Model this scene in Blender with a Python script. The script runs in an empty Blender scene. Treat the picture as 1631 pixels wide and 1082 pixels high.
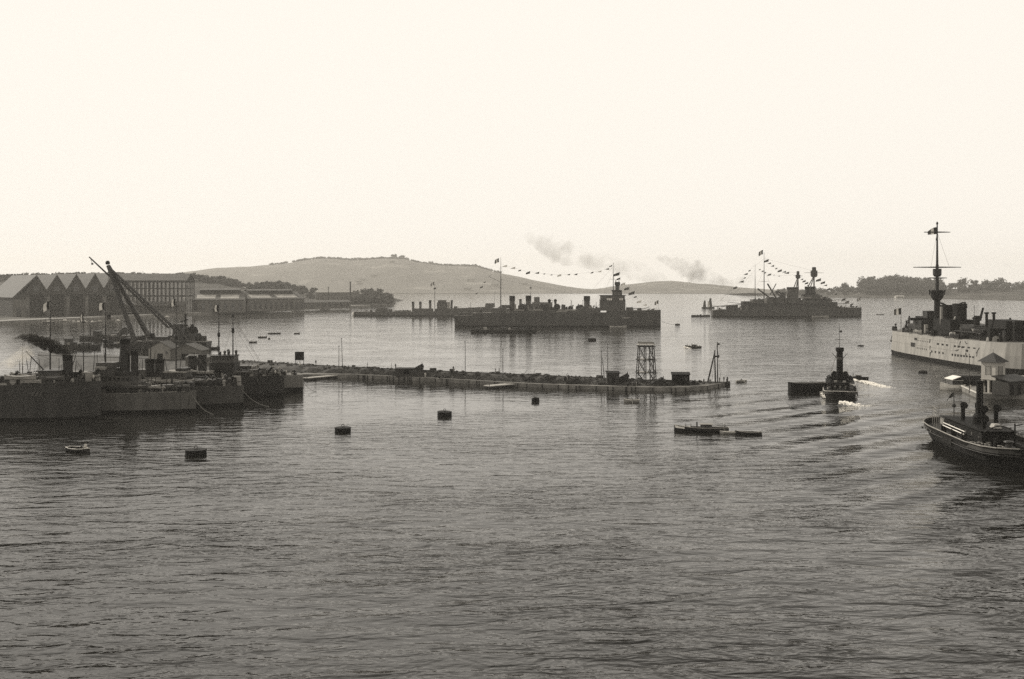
import bpy, bmesh, math, random
from mathutils import Vector, Matrix, noise
random.seed(7)
R = math.radians
D = bpy.data
C = bpy.context.scene.collection

# ------------------------------------------------------------------ camera, sky, sun, exposure
F, H, HY, CX = 1600.0, 32.0, 452.0, 815.5        # focal length in photo pixels, eye height in metres, horizon row, centre column
cam = D.cameras.new('camera'); cam.sensor_fit = 'HORIZONTAL'; cam.sensor_width = 36.0
cam.lens = 36.0 * F / 1631.0; cam.shift_y = -(541.0 - HY) / 1631.0
cam.clip_start = 1.0; cam.clip_end = 40000.0
camo = D.objects.new('camera', cam); C.objects.link(camo)
camo.location = (0, 0, H); camo.rotation_euler = (R(90), 0, 0)
bpy.context.scene.camera = camo

SUN_EL, SUN_AZ = R(33), Vector((-0.76, 0.65, 0)).normalized()
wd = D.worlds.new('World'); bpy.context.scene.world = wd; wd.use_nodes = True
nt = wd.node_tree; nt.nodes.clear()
def wn(t, **k):
    n = nt.nodes.new(t)
    for a, b in k.items(): setattr(n, a, b)
    return n
sky = wn('ShaderNodeTexSky', sky_type='NISHITA', sun_disc=False, sun_elevation=SUN_EL,
         sun_rotation=math.atan2(SUN_AZ.x, SUN_AZ.y), altitude=0, air_density=1.0, dust_density=1.0, ozone_density=1.0)
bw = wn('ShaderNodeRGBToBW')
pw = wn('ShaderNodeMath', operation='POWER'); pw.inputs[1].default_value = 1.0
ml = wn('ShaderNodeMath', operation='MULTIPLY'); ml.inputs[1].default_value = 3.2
mn = wn('ShaderNodeMath', operation='MINIMUM'); geo = wn('ShaderNodeNewGeometry'); sep = wn('ShaderNodeSeparateXYZ'); cl = wn('ShaderNodeMapRange', interpolation_type='SMOOTHSTEP')      # sky cap: even low down, added brightness above the view to lighten water
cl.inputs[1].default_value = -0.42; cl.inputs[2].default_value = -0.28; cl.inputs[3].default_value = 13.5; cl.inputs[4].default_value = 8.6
tint = wn('ShaderNodeMix', data_type='RGBA', blend_type='MULTIPLY'); tint.inputs[0].default_value = 1.0
tint.inputs[7].default_value = (1.0, 0.945, 0.86, 1)
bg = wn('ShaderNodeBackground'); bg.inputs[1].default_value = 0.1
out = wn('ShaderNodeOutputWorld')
L = nt.links.new
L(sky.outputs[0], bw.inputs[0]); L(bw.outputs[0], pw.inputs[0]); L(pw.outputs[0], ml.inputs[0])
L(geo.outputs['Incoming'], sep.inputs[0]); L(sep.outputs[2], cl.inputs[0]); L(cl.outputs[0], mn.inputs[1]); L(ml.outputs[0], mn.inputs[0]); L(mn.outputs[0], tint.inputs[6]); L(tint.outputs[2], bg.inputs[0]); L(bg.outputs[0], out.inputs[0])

sl = D.lights.new('sun', 'SUN'); sl.energy = 3.0; sl.angle = R(3); sl.color = (1.0, 0.94, 0.84)
so = D.objects.new('sun', sl); C.objects.link(so)
sd = Vector((SUN_AZ.x * math.cos(SUN_EL), SUN_AZ.y * math.cos(SUN_EL), math.sin(SUN_EL)))
so.rotation_euler = sd.to_track_quat('Z', 'Y').to_euler(); so.location = sd * 300

sc = bpy.context.scene
sc.view_settings.view_transform = 'Standard'; sc.view_settings.look = 'None'
sc.view_settings.gamma = 1.0; sc.view_settings.exposure = 0.24; sc.view_settings.use_curve_mapping = False
sc.render.engine = 'CYCLES'
sc.cycles.use_denoising = False
sc.cycles.max_bounces = 8; sc.cycles.volume_bounces = 4; sc.cycles.transparent_max_bounces = 16
sc.cycles.volume_step_rate = 1.0; sc.cycles.volume_max_steps = 256

# ------------------------------------------------------------------ pixel <-> place
def W(px, py, z=0.0):
    Y = F * (H - z) / (py - HY)
    return Vector(((px - CX) * Y / F, Y, z))
def A(px, py, Y):
    return Vector(((px - CX) * Y / F, Y, H - (py - HY) * Y / F))

# ------------------------------------------------------------------ materials
MATS = {}
def grey(v): return (v, v * 0.955, v * 0.865, 1)
def mat(name, v, rough=0.7, var=0.25, scale=1.0, zs=0.35, spec=0.3, col=None, fine=0.12):
    if name in MATS: return MATS[name]
    m = D.materials.new(name); m.use_nodes = True; n = m.node_tree; ns = n.nodes
    p = ns['Principled BSDF']
    tc = ns.new('ShaderNodeTexCoord'); mp = ns.new('ShaderNodeMapping'); mp.inputs['Scale'].default_value = (scale, scale, scale * zs)
    n1 = ns.new('ShaderNodeTexNoise'); n1.inputs['Scale'].default_value = 0.8; n1.inputs['Detail'].default_value = 6
    n2 = ns.new('ShaderNodeTexNoise'); n2.inputs['Scale'].default_value = 5.0; n2.inputs['Detail'].default_value = 3
    n.links.new(tc.outputs['Object'], mp.inputs[0]); n.links.new(mp.outputs[0], n1.inputs[0]); n.links.new(tc.outputs['Object'], n2.inputs[0])
    a = ns.new('ShaderNodeMapRange'); a.inputs[1].default_value = 0.3; a.inputs[2].default_value = 0.7
    a.inputs[3].default_value = 1 - var; a.inputs[4].default_value = 1 + var
    b = ns.new('ShaderNodeMapRange'); b.inputs[1].default_value = 0.3; b.inputs[2].default_value = 0.7
    b.inputs[3].default_value = 1 - fine; b.inputs[4].default_value = 1 + fine
    n.links.new(n1.outputs[0], a.inputs[0]); n.links.new(n2.outputs[0], b.inputs[0])
    mm = ns.new('ShaderNodeMath'); mm.operation = 'MULTIPLY'
    n.links.new(a.outputs[0], mm.inputs[0]); n.links.new(b.outputs[0], mm.inputs[1])
    cm = ns.new('ShaderNodeMix'); cm.data_type = 'RGBA'; cm.blend_type = 'MULTIPLY'; cm.inputs[0].default_value = 1
    cm.inputs[6].default_value = col or grey(v)
    n.links.new(mm.outputs[0], cm.inputs[7]); n.links.new(cm.outputs[2], p.inputs['Base Color'])
    p.inputs['Roughness'].default_value = rough; p.inputs['Specular IOR Level'].default_value = spec
    bp = ns.new('ShaderNodeBump'); bp.inputs['Strength'].default_value = 0.25; bp.inputs['Distance'].default_value = 0.05
    n.links.new(n2.outputs[0], bp.inputs['Height']); n.links.new(bp.outputs[0], p.inputs['Normal'])
    MATS[name] = m
    return m
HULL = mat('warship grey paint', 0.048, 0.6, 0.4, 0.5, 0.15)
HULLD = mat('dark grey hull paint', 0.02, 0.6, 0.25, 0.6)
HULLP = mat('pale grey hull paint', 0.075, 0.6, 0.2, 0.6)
UPPER = mat('upper works grey paint', 0.07, 0.6, 0.22, 1.0)
STREAK = mat('streaked white hull paint', 0.25, 0.6, 0.25, 0.8, 0.12, fine=0.12)
BOOT = mat('black boot topping', 0.008, 0.7, 0.3, spec=0.12)
DECK = mat('weathered deck planks', 0.16, 0.8, 0.25, 1.5, 1)
BLACK = mat('sooty black paint', 0.008, 0.75, 0.3, spec=0.12)
STEEL = mat('dark steel', 0.022, 0.5, 0.3)
WHITE = mat('white paint', 0.72, 0.5, 0.12)
OFFW = mat('worn white hull paint', 0.27, 0.6, 0.2, 0.6, 0.1, fine=0.12)
WOOD = mat('wet dark timber', 0.03, 0.7, 0.35, 2)
WOODP = mat('bleached timber', 0.34, 0.8, 0.25, 2)
STONE = mat('quay stone', 0.17, 0.85, 0.4, 0.5, 1, fine=0.25)
RUBBLE = mat('dark rubble stone', 0.05, 0.9, 0.5, 0.5, 1, fine=0.35)
WALL = mat('old plaster wall', 0.12, 0.9, 0.25, 0.15, 1)
WALLD = mat('sooty brick wall', 0.045, 0.9, 0.25, 0.15, 1)
WALLP = mat('pale plaster wall', 0.42, 0.9, 0.15, 0.3, 1)
ROOF = mat('weathered slate roof', 0.075, 0.8, 0.2, 0.3, 1)
ROOFP = mat('pale zinc roof', 0.34, 0.6, 0.2, 0.2, 1)
GLASS = mat('dark window glass', 0.02, 0.15, 0.2, spec=0.6)
IRON = mat('painted iron frame', 0.025, 0.6, 0.25)
ROPE = mat('hemp rope', 0.16, 0.9, 0.2)
FLAGD = mat('dark flag cloth', 0.03, 0.9, 0.15)
FLAGM = mat('mid flag cloth', 0.09, 0.9, 0.15)
FLAGW = mat('white flag cloth', 0.75, 0.9, 0.08)
SKIN = mat('skin', 0.3, 0.6, 0.1)
CLOTHD = mat('dark wool cloth', 0.025, 0.9, 0.2)
CLOTHM = mat('blue drill cloth', 0.07, 0.9, 0.2)
CLOTHW = mat('white canvas cloth', 0.6, 0.9, 0.12)
DARKDECK = mat('tarred deck planks', 0.04, 0.8, 0.3, 1.5, 1)
CANVAS = mat('grey canvas cover', 0.24, 0.9, 0.2)
EARTH = mat('dusty ground', 0.2, 0.95, 0.3, 0.05, 1)
LEAF = mat('dark pine foliage', 0.05, 0.9, 0.45, 0.1, 1, fine=0.3)
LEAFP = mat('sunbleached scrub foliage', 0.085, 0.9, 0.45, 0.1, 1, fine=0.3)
BARK = mat('bark', 0.05, 0.9, 0.3)

# ------------------------------------------------------------------ mesh builder
class MB:
    def __init__(s): s.v = []; s.f = []; s.m = []
    def add(s, vs, fs, m=0):
        o = len(s.v); s.v += [tuple(v) for v in vs]
        for f in fs: s.f.append([i + o for i in f]); s.m.append(m)
        return s
    def box(s, c, d, rz=0.0, m=0, top=1.0, topx=None):
        tx = top if topx is None else topx
        vs = []
        for z, kx, ky in ((-.5, 1, 1), (.5, tx, top)):
            for x, y in ((-.5, -.5), (.5, -.5), (.5, .5), (-.5, .5)):
                X, Y = x * d[0] * kx, y * d[1] * ky
                vs.append((c[0] + X * math.cos(rz) - Y * math.sin(rz), c[1] + X * math.sin(rz) + Y * math.cos(rz), c[2] + z * d[2]))
        return s.add(vs, [(0, 3, 2, 1), (4, 5, 6, 7), (0, 1, 5, 4), (1, 2, 6, 5), (2, 3, 7, 6), (3, 0, 4, 7)], m)
    def span(s, x0, x1, y0, y1, z0, z1, m=0, top=1.0, topx=None):
        return s.box(((x0 + x1) / 2, (y0 + y1) / 2, (z0 + z1) / 2), (abs(x1 - x0), abs(y1 - y0), abs(z1 - z0)), 0, m, top, topx)
    def cyl(s, p0, p1, r0, r1=None, n=8, m=0):
        p0, p1 = Vector(p0), Vector(p1); r1 = r0 if r1 is None else r1
        d = (p1 - p0); q = d.to_track_quat('Z', 'Y') if d.length > 1e-6 else Vector((0, 0, 1)).to_track_quat('Z', 'Y')
        vs = []
        for p, r in ((p0, r0), (p1, r1)):
            for i in range(n):
                a = 2 * math.pi * i / n
                vs.append(p + q @ Vector((math.cos(a) * r, math.sin(a) * r, 0)))
        fs = [(i, (i + 1) % n, n + (i + 1) % n, n + i) for i in range(n)] + [tuple(range(n - 1, -1, -1)), tuple(range(n, 2 * n))]
        return s.add(vs, fs, m)
    def tube(s, pts, r, n=5, m=0):
        for a, b in zip(pts[:-1], pts[1:]): s.cyl(a, b, r, r, n, m)
        return s
    def lathe(s, c, prof, n=16, m=0, sy=1.0):
        vs = []
        for r, z in prof:
            for i in range(n):
                a = 2 * math.pi * i / n
                vs.append((c[0] + math.cos(a) * r, c[1] + math.sin(a) * r * sy, c[2] + z))
        k = len(prof); fs = []
        for j in range(k - 1):
            for i in range(n): fs.append((j * n + i, j * n + (i + 1) % n, (j + 1) * n + (i + 1) % n, (j + 1) * n + i))
        fs += [tuple(range(n - 1, -1, -1)), tuple(range((k - 1) * n, k * n))]
        return s.add(vs, fs, m)
    def prism(s, pts, y0, y1, m=0):            # outline in x,z pushed along y
        n = len(pts); vs = [(x, y0, z) for x, z in pts] + [(x, y1, z) for x, z in pts]
        return s.add(vs, [tuple(range(n)), tuple(range(2 * n - 1, n - 1, -1))] + [(i, n + i, n + (i + 1) % n, (i + 1) % n) for i in range(n)], m)
    def prismx(s, pts, x0, x1, m=0):           # outline in y,z pushed along x
        n = len(pts); vs = [(x0, y, z) for y, z in pts] + [(x1, y, z) for y, z in pts]
        return s.add(vs, [tuple(range(n)), tuple(range(2 * n - 1, n - 1, -1))] + [(i, n + i, n + (i + 1) % n, (i + 1) % n) for i in range(n)], m)
    def slab(s, pts, z0, z1, m=0):             # outline in x,y
        n = len(pts); vs = [(x, y, z0) for x, y in pts] + [(x, y, z1) for x, y in pts]
        return s.add(vs, [tuple(range(n)), tuple(range(2 * n - 1, n - 1, -1))] + [(i, n + i, n + (i + 1) % n, (i + 1) % n) for i in range(n)], m)
    def ball(s, c, r, seg=8, m=0):
        r = (r, r, r) if not hasattr(r, '__len__') else r
        k = seg // 2 + 1
        vs = []; fs = []
        for j in range(1, k):
            t = math.pi * j / k
            for i in range(seg):
                a = 2 * math.pi * i / seg
                vs.append((c[0] + r[0] * math.sin(t) * math.cos(a), c[1] + r[1] * math.sin(t) * math.sin(a), c[2] + r[2] * math.cos(t)))
        b = len(vs); vs += [(c[0], c[1], c[2] + r[2]), (c[0], c[1], c[2] - r[2])]
        for j in range(k - 2):
            for i in range(seg): fs.append((j * seg + i, (j + 1) * seg + i, (j + 1) * seg + (i + 1) % seg, j * seg + (i + 1) % seg))
        for i in range(seg):
            fs.append((b, i, (i + 1) % seg)); fs.append((b + 1, (k - 2) * seg + (i + 1) % seg, (k - 2) * seg + i))
        return s.add(vs, fs, m)
    def loft(s, rings, closed=False, m=0, cap=True):
        n = len(rings[0]); vs = [p for r in rings for p in r]; fs = []
        for j in range(len(rings) - 1):
            for i in range(n if closed else n - 1): fs.append((j * n + i, j * n + (i + 1) % n, (j + 1) * n + (i + 1) % n, (j + 1) * n + i))
        if closed and cap: fs += [tuple(range(n - 1, -1, -1)), tuple(range((len(rings) - 1) * n, len(rings) * n))]
        return s.add(vs, fs, m)
    def build(s, name, mats, parent=None, smooth=False, normals=True):
        me = D.meshes.new(name)
        me.from_pydata(s.v, [], s.f)
        mats = mats if isinstance(mats, (list, tuple)) else [mats]
        for x in mats: me.materials.append(x)
        if len(mats) > 1: me.polygons.foreach_set('material_index', s.m)
        if normals:
            bm = bmesh.new(); bm.from_mesh(me); bmesh.ops.recalc_face_normals(bm, faces=bm.faces); bm.to_mesh(me); bm.free()
        if smooth: me.polygons.foreach_set('use_smooth', [True] * len(me.polygons))
        o = D.objects.new(name, me); C.objects.link(o)
        if parent: o.parent = parent
        return o

def tag(o, label=None, cat=None, group=None, kind=None):
    if label: o['label'] = label
    if cat: o['category'] = cat
    if group: o['group'] = group
    if kind: o['kind'] = kind
    return o
def thing(name, label, cat, loc=(0, 0, 0), rz=0.0, group=None):
    o = D.objects.new(name, None); C.objects.link(o); o.location = loc; o.rotation_euler = (0, 0, rz)
    o.empty_display_size = 0.5
    return tag(o, label, cat, group)
def copy_tree(o, parent=None):
    c = o.copy(); C.objects.link(c); c.parent = parent
    for ch in list(o.children): copy_tree(ch, c)
    return c

# ------------------------------------------------------------------ water
def make_water():
    mb = MB(); mb.add([(-6000, -400, 0), (6000, -400, 0), (6000, 5900, 0), (-6000, 5900, 0)], [(0, 1, 2, 3)])
    m = D.materials.new('harbour water'); m.use_nodes = True; n = m.node_tree; ns = n.nodes; lk = n.links.new
    p = ns['Principled BSDF']; p.inputs['Base Color'].default_value = (0.012, 0.0115, 0.010, 1)
    p.inputs['Roughness'].default_value = 0.06; p.inputs['IOR'].default_value = 1.33; p.inputs['Specular IOR Level'].default_value = 0.5
    tc = ns.new('ShaderNodeTexCoord')
    def nz(scale, det, sx=1, sy=1, rot=0, rough=0.55, dist=0):
        mp = ns.new('ShaderNodeMapping'); mp.inputs['Scale'].default_value = (sx, sy, 1); mp.inputs['Rotation'].default_value = (0, 0, rot)
        t = ns.new('ShaderNodeTexNoise'); t.inputs['Scale'].default_value = scale; t.inputs['Detail'].default_value = det
        t.inputs['Roughness'].default_value = rough; t.inputs['Distortion'].default_value = dist
        lk(tc.outputs['Object'], mp.inputs[0]); lk(mp.outputs[0], t.inputs[0]); return t.outputs[0]
    def mul(a, b):
        x = ns.new('ShaderNodeMath'); x.operation = 'MULTIPLY'
        for i, q in enumerate((a, b)):
            if isinstance(q, (int, float)): x.inputs[i].default_value = q
            else: lk(q, x.inputs[i])
        return x.outputs[0]
    def add(a, b):
        x = ns.new('ShaderNodeMath'); x.operation = 'ADD'; lk(a, x.inputs[0]); lk(b, x.inputs[1]); return x.outputs[0]
    def rng(a, lo, hi, o0, o1):
        x = ns.new('ShaderNodeMapRange'); x.interpolation_type = 'SMOOTHSTEP'
        for i, q in zip((1, 2, 3, 4), (lo, hi, o0, o1)): x.inputs[i].default_value = q
        lk(a, x.inputs[0]); return x.outputs[0]
    # long low swell left by passing boats, running diagonally on the right
    wv = ns.new('ShaderNodeTexWave'); wv.inputs['Scale'].default_value = 0.026; wv.inputs['Distortion'].default_value = 2.2
    wv.inputs['Detail'].default_value = 3.0; wv.inputs['Detail Scale'].default_value = 1.4
    mp = ns.new('ShaderNodeMapping'); mp.inputs['Rotation'].default_value = (0, 0, R(50)); mp.inputs['Scale'].default_value = (1, 1, 1)
    lk(tc.outputs['Object'], mp.inputs[0]); lk(mp.outputs[0], wv.inputs[0])
    sx = ns.new('ShaderNodeSeparateXYZ'); lk(tc.outputs['Object'], sx.inputs[0])
    wake = mul(mul(rng(sx.outputs[0], 28, 62, 0.0, 1.0), rng(sx.outputs[0], 96, 140, 1.0, 0.25)), mul(rng(sx.outputs[1], 96, 150, 0.35, 1.0), rng(sx.outputs[1], 240, 320, 1.0, 0.08)))
    patch = rng(nz(0.02, 3, 1, 1.6), 0.35, 0.65, 0.55, 1.15)             # slicks and ruffled patches
    ab = mul(rng(sx.outputs[1], 100, 280, 0.0, 0.8), rng(sx.outputs[0], 0, 110, 1.0, 0.45))     # calmer inside the basin behind the jetty
    fm = ns.new('ShaderNodeMath'); fm.operation = 'MULTIPLY_ADD'; fm.inputs[1].default_value = -0.92; fm.inputs[2].default_value = 0.92; lk(ab, fm.inputs[0]); fetch = fm.outputs[0]
    h = mul(mul(wv.outputs[0], wake), 1.35)
    h = add(h, mul(nz(0.10, 2, 0.7, 1.5, R(18)), 0.6))
    h = add(h, mul(mul(nz(0.27, 3, 0.62, 1.5, R(-14), 0.5, 0.6), patch), 0.75))
    h = add(h, mul(mul(nz(0.9, 2, 0.7, 1.4, R(9), 0.5, 0.3), patch), 0.16))
    h = add(h, mul(mul(nz(3.0, 2, 0.8, 1.2, R(-5)), patch), 0.022))
    h = mul(h, fetch)
    bp = ns.new('ShaderNodeBump'); bp.inputs['Strength'].default_value = 1.0; bp.inputs['Distance'].default_value = 1.0
    lk(h, bp.inputs['Height']); lk(bp.outputs[0], p.inputs['Normal'])
    return tag(mb.build('water', m, normals=False), kind='structure')
make_water()

# ------------------------------------------------------------------ hills and shores
def interp(pts, x):
    if x <= pts[0][0]: return pts[0][1]
    for (a, b), (c, d) in zip(pts[:-1], pts[1:]):
        if x <= c: return b + (d - b) * (x - a) / (c - a)
    return pts[-1][1]
def smooth(t): t = max(0, min(1, t)); return t * t * (3 - 2 * t)
GROUND = {}
def terrain(name, m, shore, ridge, Yr, step, flat=0.0, zflat=2.0, nrow=26, rough=2.0, back=300, sc=0.01):
    x0, x1 = ridge[0][0], ridge[-1][0]; n = int((x1 - x0) / step)
    def height(px, t, Ys):
        zr = H - (interp(ridge, px) - HY) * Yr / F
        z = zflat + (zr - zflat) * smooth((t - flat) / (1 - flat)) if t > flat else zflat
        Y = Ys + (Yr - Ys) * t
        k = smooth((t - flat) / max(1e-3, 1 - flat) * 2.5)
        X = (px - CX) * Y / F
        return Vector((X, Y, z + k * (1 - 0.55 * t) * rough * 2 * noise.fractal(Vector((X * sc, Y * sc, 3)), 1.0, 2.0, 5)))
    rings = []
    for i in range(n + 1):
        px = x0 + (x1 - x0) * i / n
        ys = interp(shore, px); Ys = F * H / (ys - HY)
        r = [Vector(((px - CX) * Ys / F, Ys, -2.0))]
        for j in range(nrow + 1): r.append(height(px, j / nrow, Ys))
        last = r[-1]; r.append(Vector((last.x, last.y + back, -2.0)))
        rings.append(r)
    mb = MB(); mb.loft(rings)
    o = mb.build(name, m, normals=False, smooth=True)
    tag(o, kind='structure')
    GROUND[name] = lambda px, t: height(px, t, F * H / (interp(shore, px) - HY))
    return o
def veg_mat(name, v0, v1, s):
    m = D.materials.new(name); m.use_nodes = True; n = m.node_tree; ns = n.nodes; lk = n.links.new
    p = ns['Principled BSDF']; p.inputs['Roughness'].default_value = 0.95; p.inputs['Specular IOR Level'].default_value = 0.1
    tc = ns.new('ShaderNodeTexCoord')
    def nz(k, det):
        t = ns.new('ShaderNodeTexNoise'); t.inputs['Scale'].default_value = k; t.inputs['Detail'].default_value = det; t.inputs['Roughness'].default_value = 0.65
        lk(tc.outputs['Object'], t.inputs[0]); return t.outputs[0]
    r = ns.new('ShaderNodeValToRGB'); e = r.color_ramp.elements
    e[0].position = 0.38; e[0].color = grey(v0); e[1].position = 0.66; e[1].color = grey(v1)
    q = e.new(0.55); q.color = grey(v0 * 0.6 + v1 * 0.2)
    lk(nz(s, 8), r.inputs[0]); lk(r.outputs[0], p.inputs['Base Color'])
    bp = ns.new('ShaderNodeBump'); bp.inputs['Distance'].default_value = 6.0; bp.inputs['Strength'].default_value = 0.8
    lk(nz(s * 6, 6), bp.inputs['Height']); lk(bp.outputs[0], p.inputs['Normal'])
    return m
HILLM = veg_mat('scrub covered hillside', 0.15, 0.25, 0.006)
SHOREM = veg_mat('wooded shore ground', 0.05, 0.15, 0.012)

FAR = [(-700, 440), (-200, 444), (100, 446), (260, 441), (290, 434), (320, 430), (350, 427), (400, 425), (430, 423), (450, 421), (480, 416), (500, 413), (512, 412),
       (540, 414), (556, 416), (572, 415), (600, 413), (628, 412), (650, 414), (665, 418), (690, 422), (720, 424), (758, 425), (770, 428), (800, 436), (830, 442),
       (850, 447), (880, 453), (905, 458), (930, 460), (945, 461), (965, 458), (1000, 454), (1040, 450), (1068, 448), (1085, 449), (1110, 452),
       (1140, 454), (1170, 457), (1195, 460), (1230, 463), (1290, 465), (1420, 466), (1900, 466), (2500, 462)]
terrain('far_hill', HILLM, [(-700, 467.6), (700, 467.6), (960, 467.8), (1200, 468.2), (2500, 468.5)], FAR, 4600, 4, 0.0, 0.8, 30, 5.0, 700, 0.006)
LEFT_SHORE = [(-900, 560), (-300, 540), (-40, 519), (18, 515), (180, 508), (300, 502.5), (395, 498), (470, 493.5), (520, 491), (532, 490.6), (560, 490), (600, 488.6), (622, 487), (630, 484)]
LEFT_RIDGE = [(-900, 440), (-100, 446), (18, 446), (100, 444), (180, 443), (300, 446), (320, 447), (352, 450), (368, 454), (381, 455), (400, 460), (418, 458),
              (444, 457), (462, 460), (480, 463), (500, 465), (520, 468), (560, 469), (590, 468), (612, 470), (620, 476), (630, 483)]
terrain('left_shore_land', SHOREM, LEFT_SHORE, LEFT_RIDGE, 1750, 5, 0.32, 2.0, 24, 1.6, 260)
RIGHT_SHORE = [(1190, 470.5), (1260, 472), (1320, 474), (1400, 474.5), (1480, 476), (1590, 478.5), (1800, 483), (2300, 500)]
RIGHT_RIDGE = [(1190, 467.5), (1260, 467), (1325, 466), (1350, 465), (1368, 462), (1378, 456), (1400, 454), (1440, 454), (1470, 456), (1500, 459), (1530, 460), (1560, 461), (1590, 459), (1700, 456), (2300, 450)]
terrain('right_shore_land', SHOREM, RIGHT_SHORE, RIGHT_RIDGE, 2700, 5, 0.05, 0.6, 22, 2.4, 400)

# ------------------------------------------------------------------ the shore: sheds, workshops, headland
def leaf_clump(mb, c, r, n, s, squash=0.8):
    for _ in range(n):
        while True:
            d = Vector((random.uniform(-1, 1), random.uniform(-1, 1), random.uniform(-1, 1)))
            if 0.25 < d.length < 1: break
        p = Vector(c) + Vector((d.x * r, d.y * r, d.z * r * squash))
        a = Vector((random.gauss(0, 1), random.gauss(0, 1), random.gauss(0, 1))).normalized() * s * random.uniform(.6, 1.3)
        b = a.orthogonal().normalized() * s * random.uniform(.5, 1.0)
        mb.add([p - a, p + b, p + a, p - b], [(0, 1, 2, 3)])
def tree_crown(mb, x, y, z, h, w, n=9, leaves=26, s=1.1):
    for i in range(n):
        t = random.random(); a = random.uniform(0, 6.283); q = math.sqrt(random.random()) * w * 0.5 * (1 - 0.35 * t)
        leaf_clump(mb, (x + math.cos(a) * q, y + math.sin(a) * q, z + h * (0.42 + 0.5 * t)), w * random.uniform(.16, .3), leaves, s)
def make_tree(name, label, cat, x, y, z, h, w, group=None, n=12, leaves=34, s=0.9):
    t = thing(name, label, cat, (x, y, z), 0, group)
    tr = MB(); tr.cyl((0, 0, -1), (random.uniform(-.3, .3), 0, h * .5), h * .03 + .12, h * .018, 6)
    for k in range(5):
        a = k * 1.3 + random.random(); tr.cyl((0, 0, h * (.3 + .04 * k)), (math.cos(a) * w * .3, math.sin(a) * w * .3, h * (.55 + .05 * k)), h * .012 + .05, .04, 4)
    tr.build('trunk', BARK, t)
    m = MB(); tree_crown(m, 0, 0, 0, h, w, n, leaves, s); m.build('crown', LEAF, t, normals=False)
    return t
def wood(name, where, label, n, hr, wr, s=1.3, leaves=20, m_=None):
    mb = MB()
    for p in where(n): tree_crown(mb, p.x, p.y, p.z - 0.5, random.uniform(*hr), random.uniform(*wr), 7, leaves, s)
    o = mb.build(name, m_ or LEAF, normals=False)
    return tag(o, label, 'wood', kind='stuff')
g_left, g_right, g_far = GROUND['left_shore_land'], GROUND['right_shore_land'], GROUND['far_hill']
def on(g, x0, x1, t0, t1, bias=1.0):
    return lambda n: [g(random.uniform(x0, x1), t0 + (t1 - t0) * random.random() ** bias) for _ in range(n)]
random.seed(3)
wood('pine_wood', on(g_left, -30, 470, 0.86, 1.0), 'dark tree line on the ridge behind the gabled shipyard sheds', 330, (6, 12), (8, 16), 1.2)
wood('headland_wood', on(g_left, 566, 622, 0.05, 0.95), 'wooded tip of the low headland left of centre', 110, (5, 12), (8, 14), 1.2)
wood('ridge_wood', on(g_left, 405, 500, 0.6, 1.0), 'bushy trees on the low ridge between workshops and headland', 90, (5, 10), (7, 13), 1.2)
wood('far_shore_wood', on(g_right, 1372, 1500, 0.25, 1.0), 'dense dark wood on the far right shore left of the tall mast', 230, (14, 26), (16, 30), 2.0, 26)
wood('low_shore_wood', on(g_right, 1236, 1372, 0.4, 1.0), 'thin low tree line along the shore beyond the battleship bow', 60, (6, 16), (10, 20), 1.8)
wood('slope_wood', on(g_right, 1500, 1760, 0.55, 1.0), 'tree belt on the far right shore beyond the old cruiser', 120, (9, 17), (14, 26), 1.9)
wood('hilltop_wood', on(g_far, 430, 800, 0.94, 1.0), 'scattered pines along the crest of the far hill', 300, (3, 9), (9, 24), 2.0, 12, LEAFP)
for i, (px, t, h, w) in enumerate([(1536, .72, 30, 38), (1552, .75, 26, 24), (1572, .8, 24, 34), (1590, .8, 27, 36), (1380, .6, 34, 34), (1424, .7, 34, 36), (1345, .8, 22, 28)]):
    p = g_right(px, t)
    lab = ['broad round tree crown right of the tall mast on the far shore', 'narrower tree just right of the broad round one on the far shore',
           'spreading tree on the slope above the pale clearing, far right', 'rightmost tall tree on the far shore',
           'tall tree at the left end of the dense far wood', 'tallest tree top in the middle of the dense far wood', 'low round tree just beyond the battleship bow'][i]
    make_tree('shore_tree', lab, 'tree', p.x, p.y, p.z, h, w, 'trees standing out on the far right shore', 14, 40, 2.0)
for px, lab in ((628, 'tallest pine on the crest of the far hill'), (641, 'second pine on the crest just right of the tallest one'), (687, 'umbrella pine standing alone on the right crest of the far hill')):
    p = g_far(px, 1.0); make_tree('hilltop_pine', lab, 'tree', p.x, p.y, p.z, 20 if px < 635 else 15, 26, 'pines on the far hill crest', 10, 26, 2.2)

QZ = 2.0
def quay():
    mb = MB(); xs = [-700, -300, -40, 18, 90, 180, 240, 300, 350, 395, 440, 470, 500, 520, 532, 560, 590]
    ring = []
    for px in xs:
        p = W(px, interp(LEFT_SHORE, px)); q = p * ((p.length - 6) / p.length); q2 = p * ((p.length + 26) / p.length)
        ring.append([(q.x, q.y, -1.5), (q.x, q.y, 2.3), (q2.x, q2.y, 2.3), (q2.x, q2.y, -1.0)])
    mb.loft(ring); tag(mb.build('quay', STONE), kind='structure')
quay()

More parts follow.
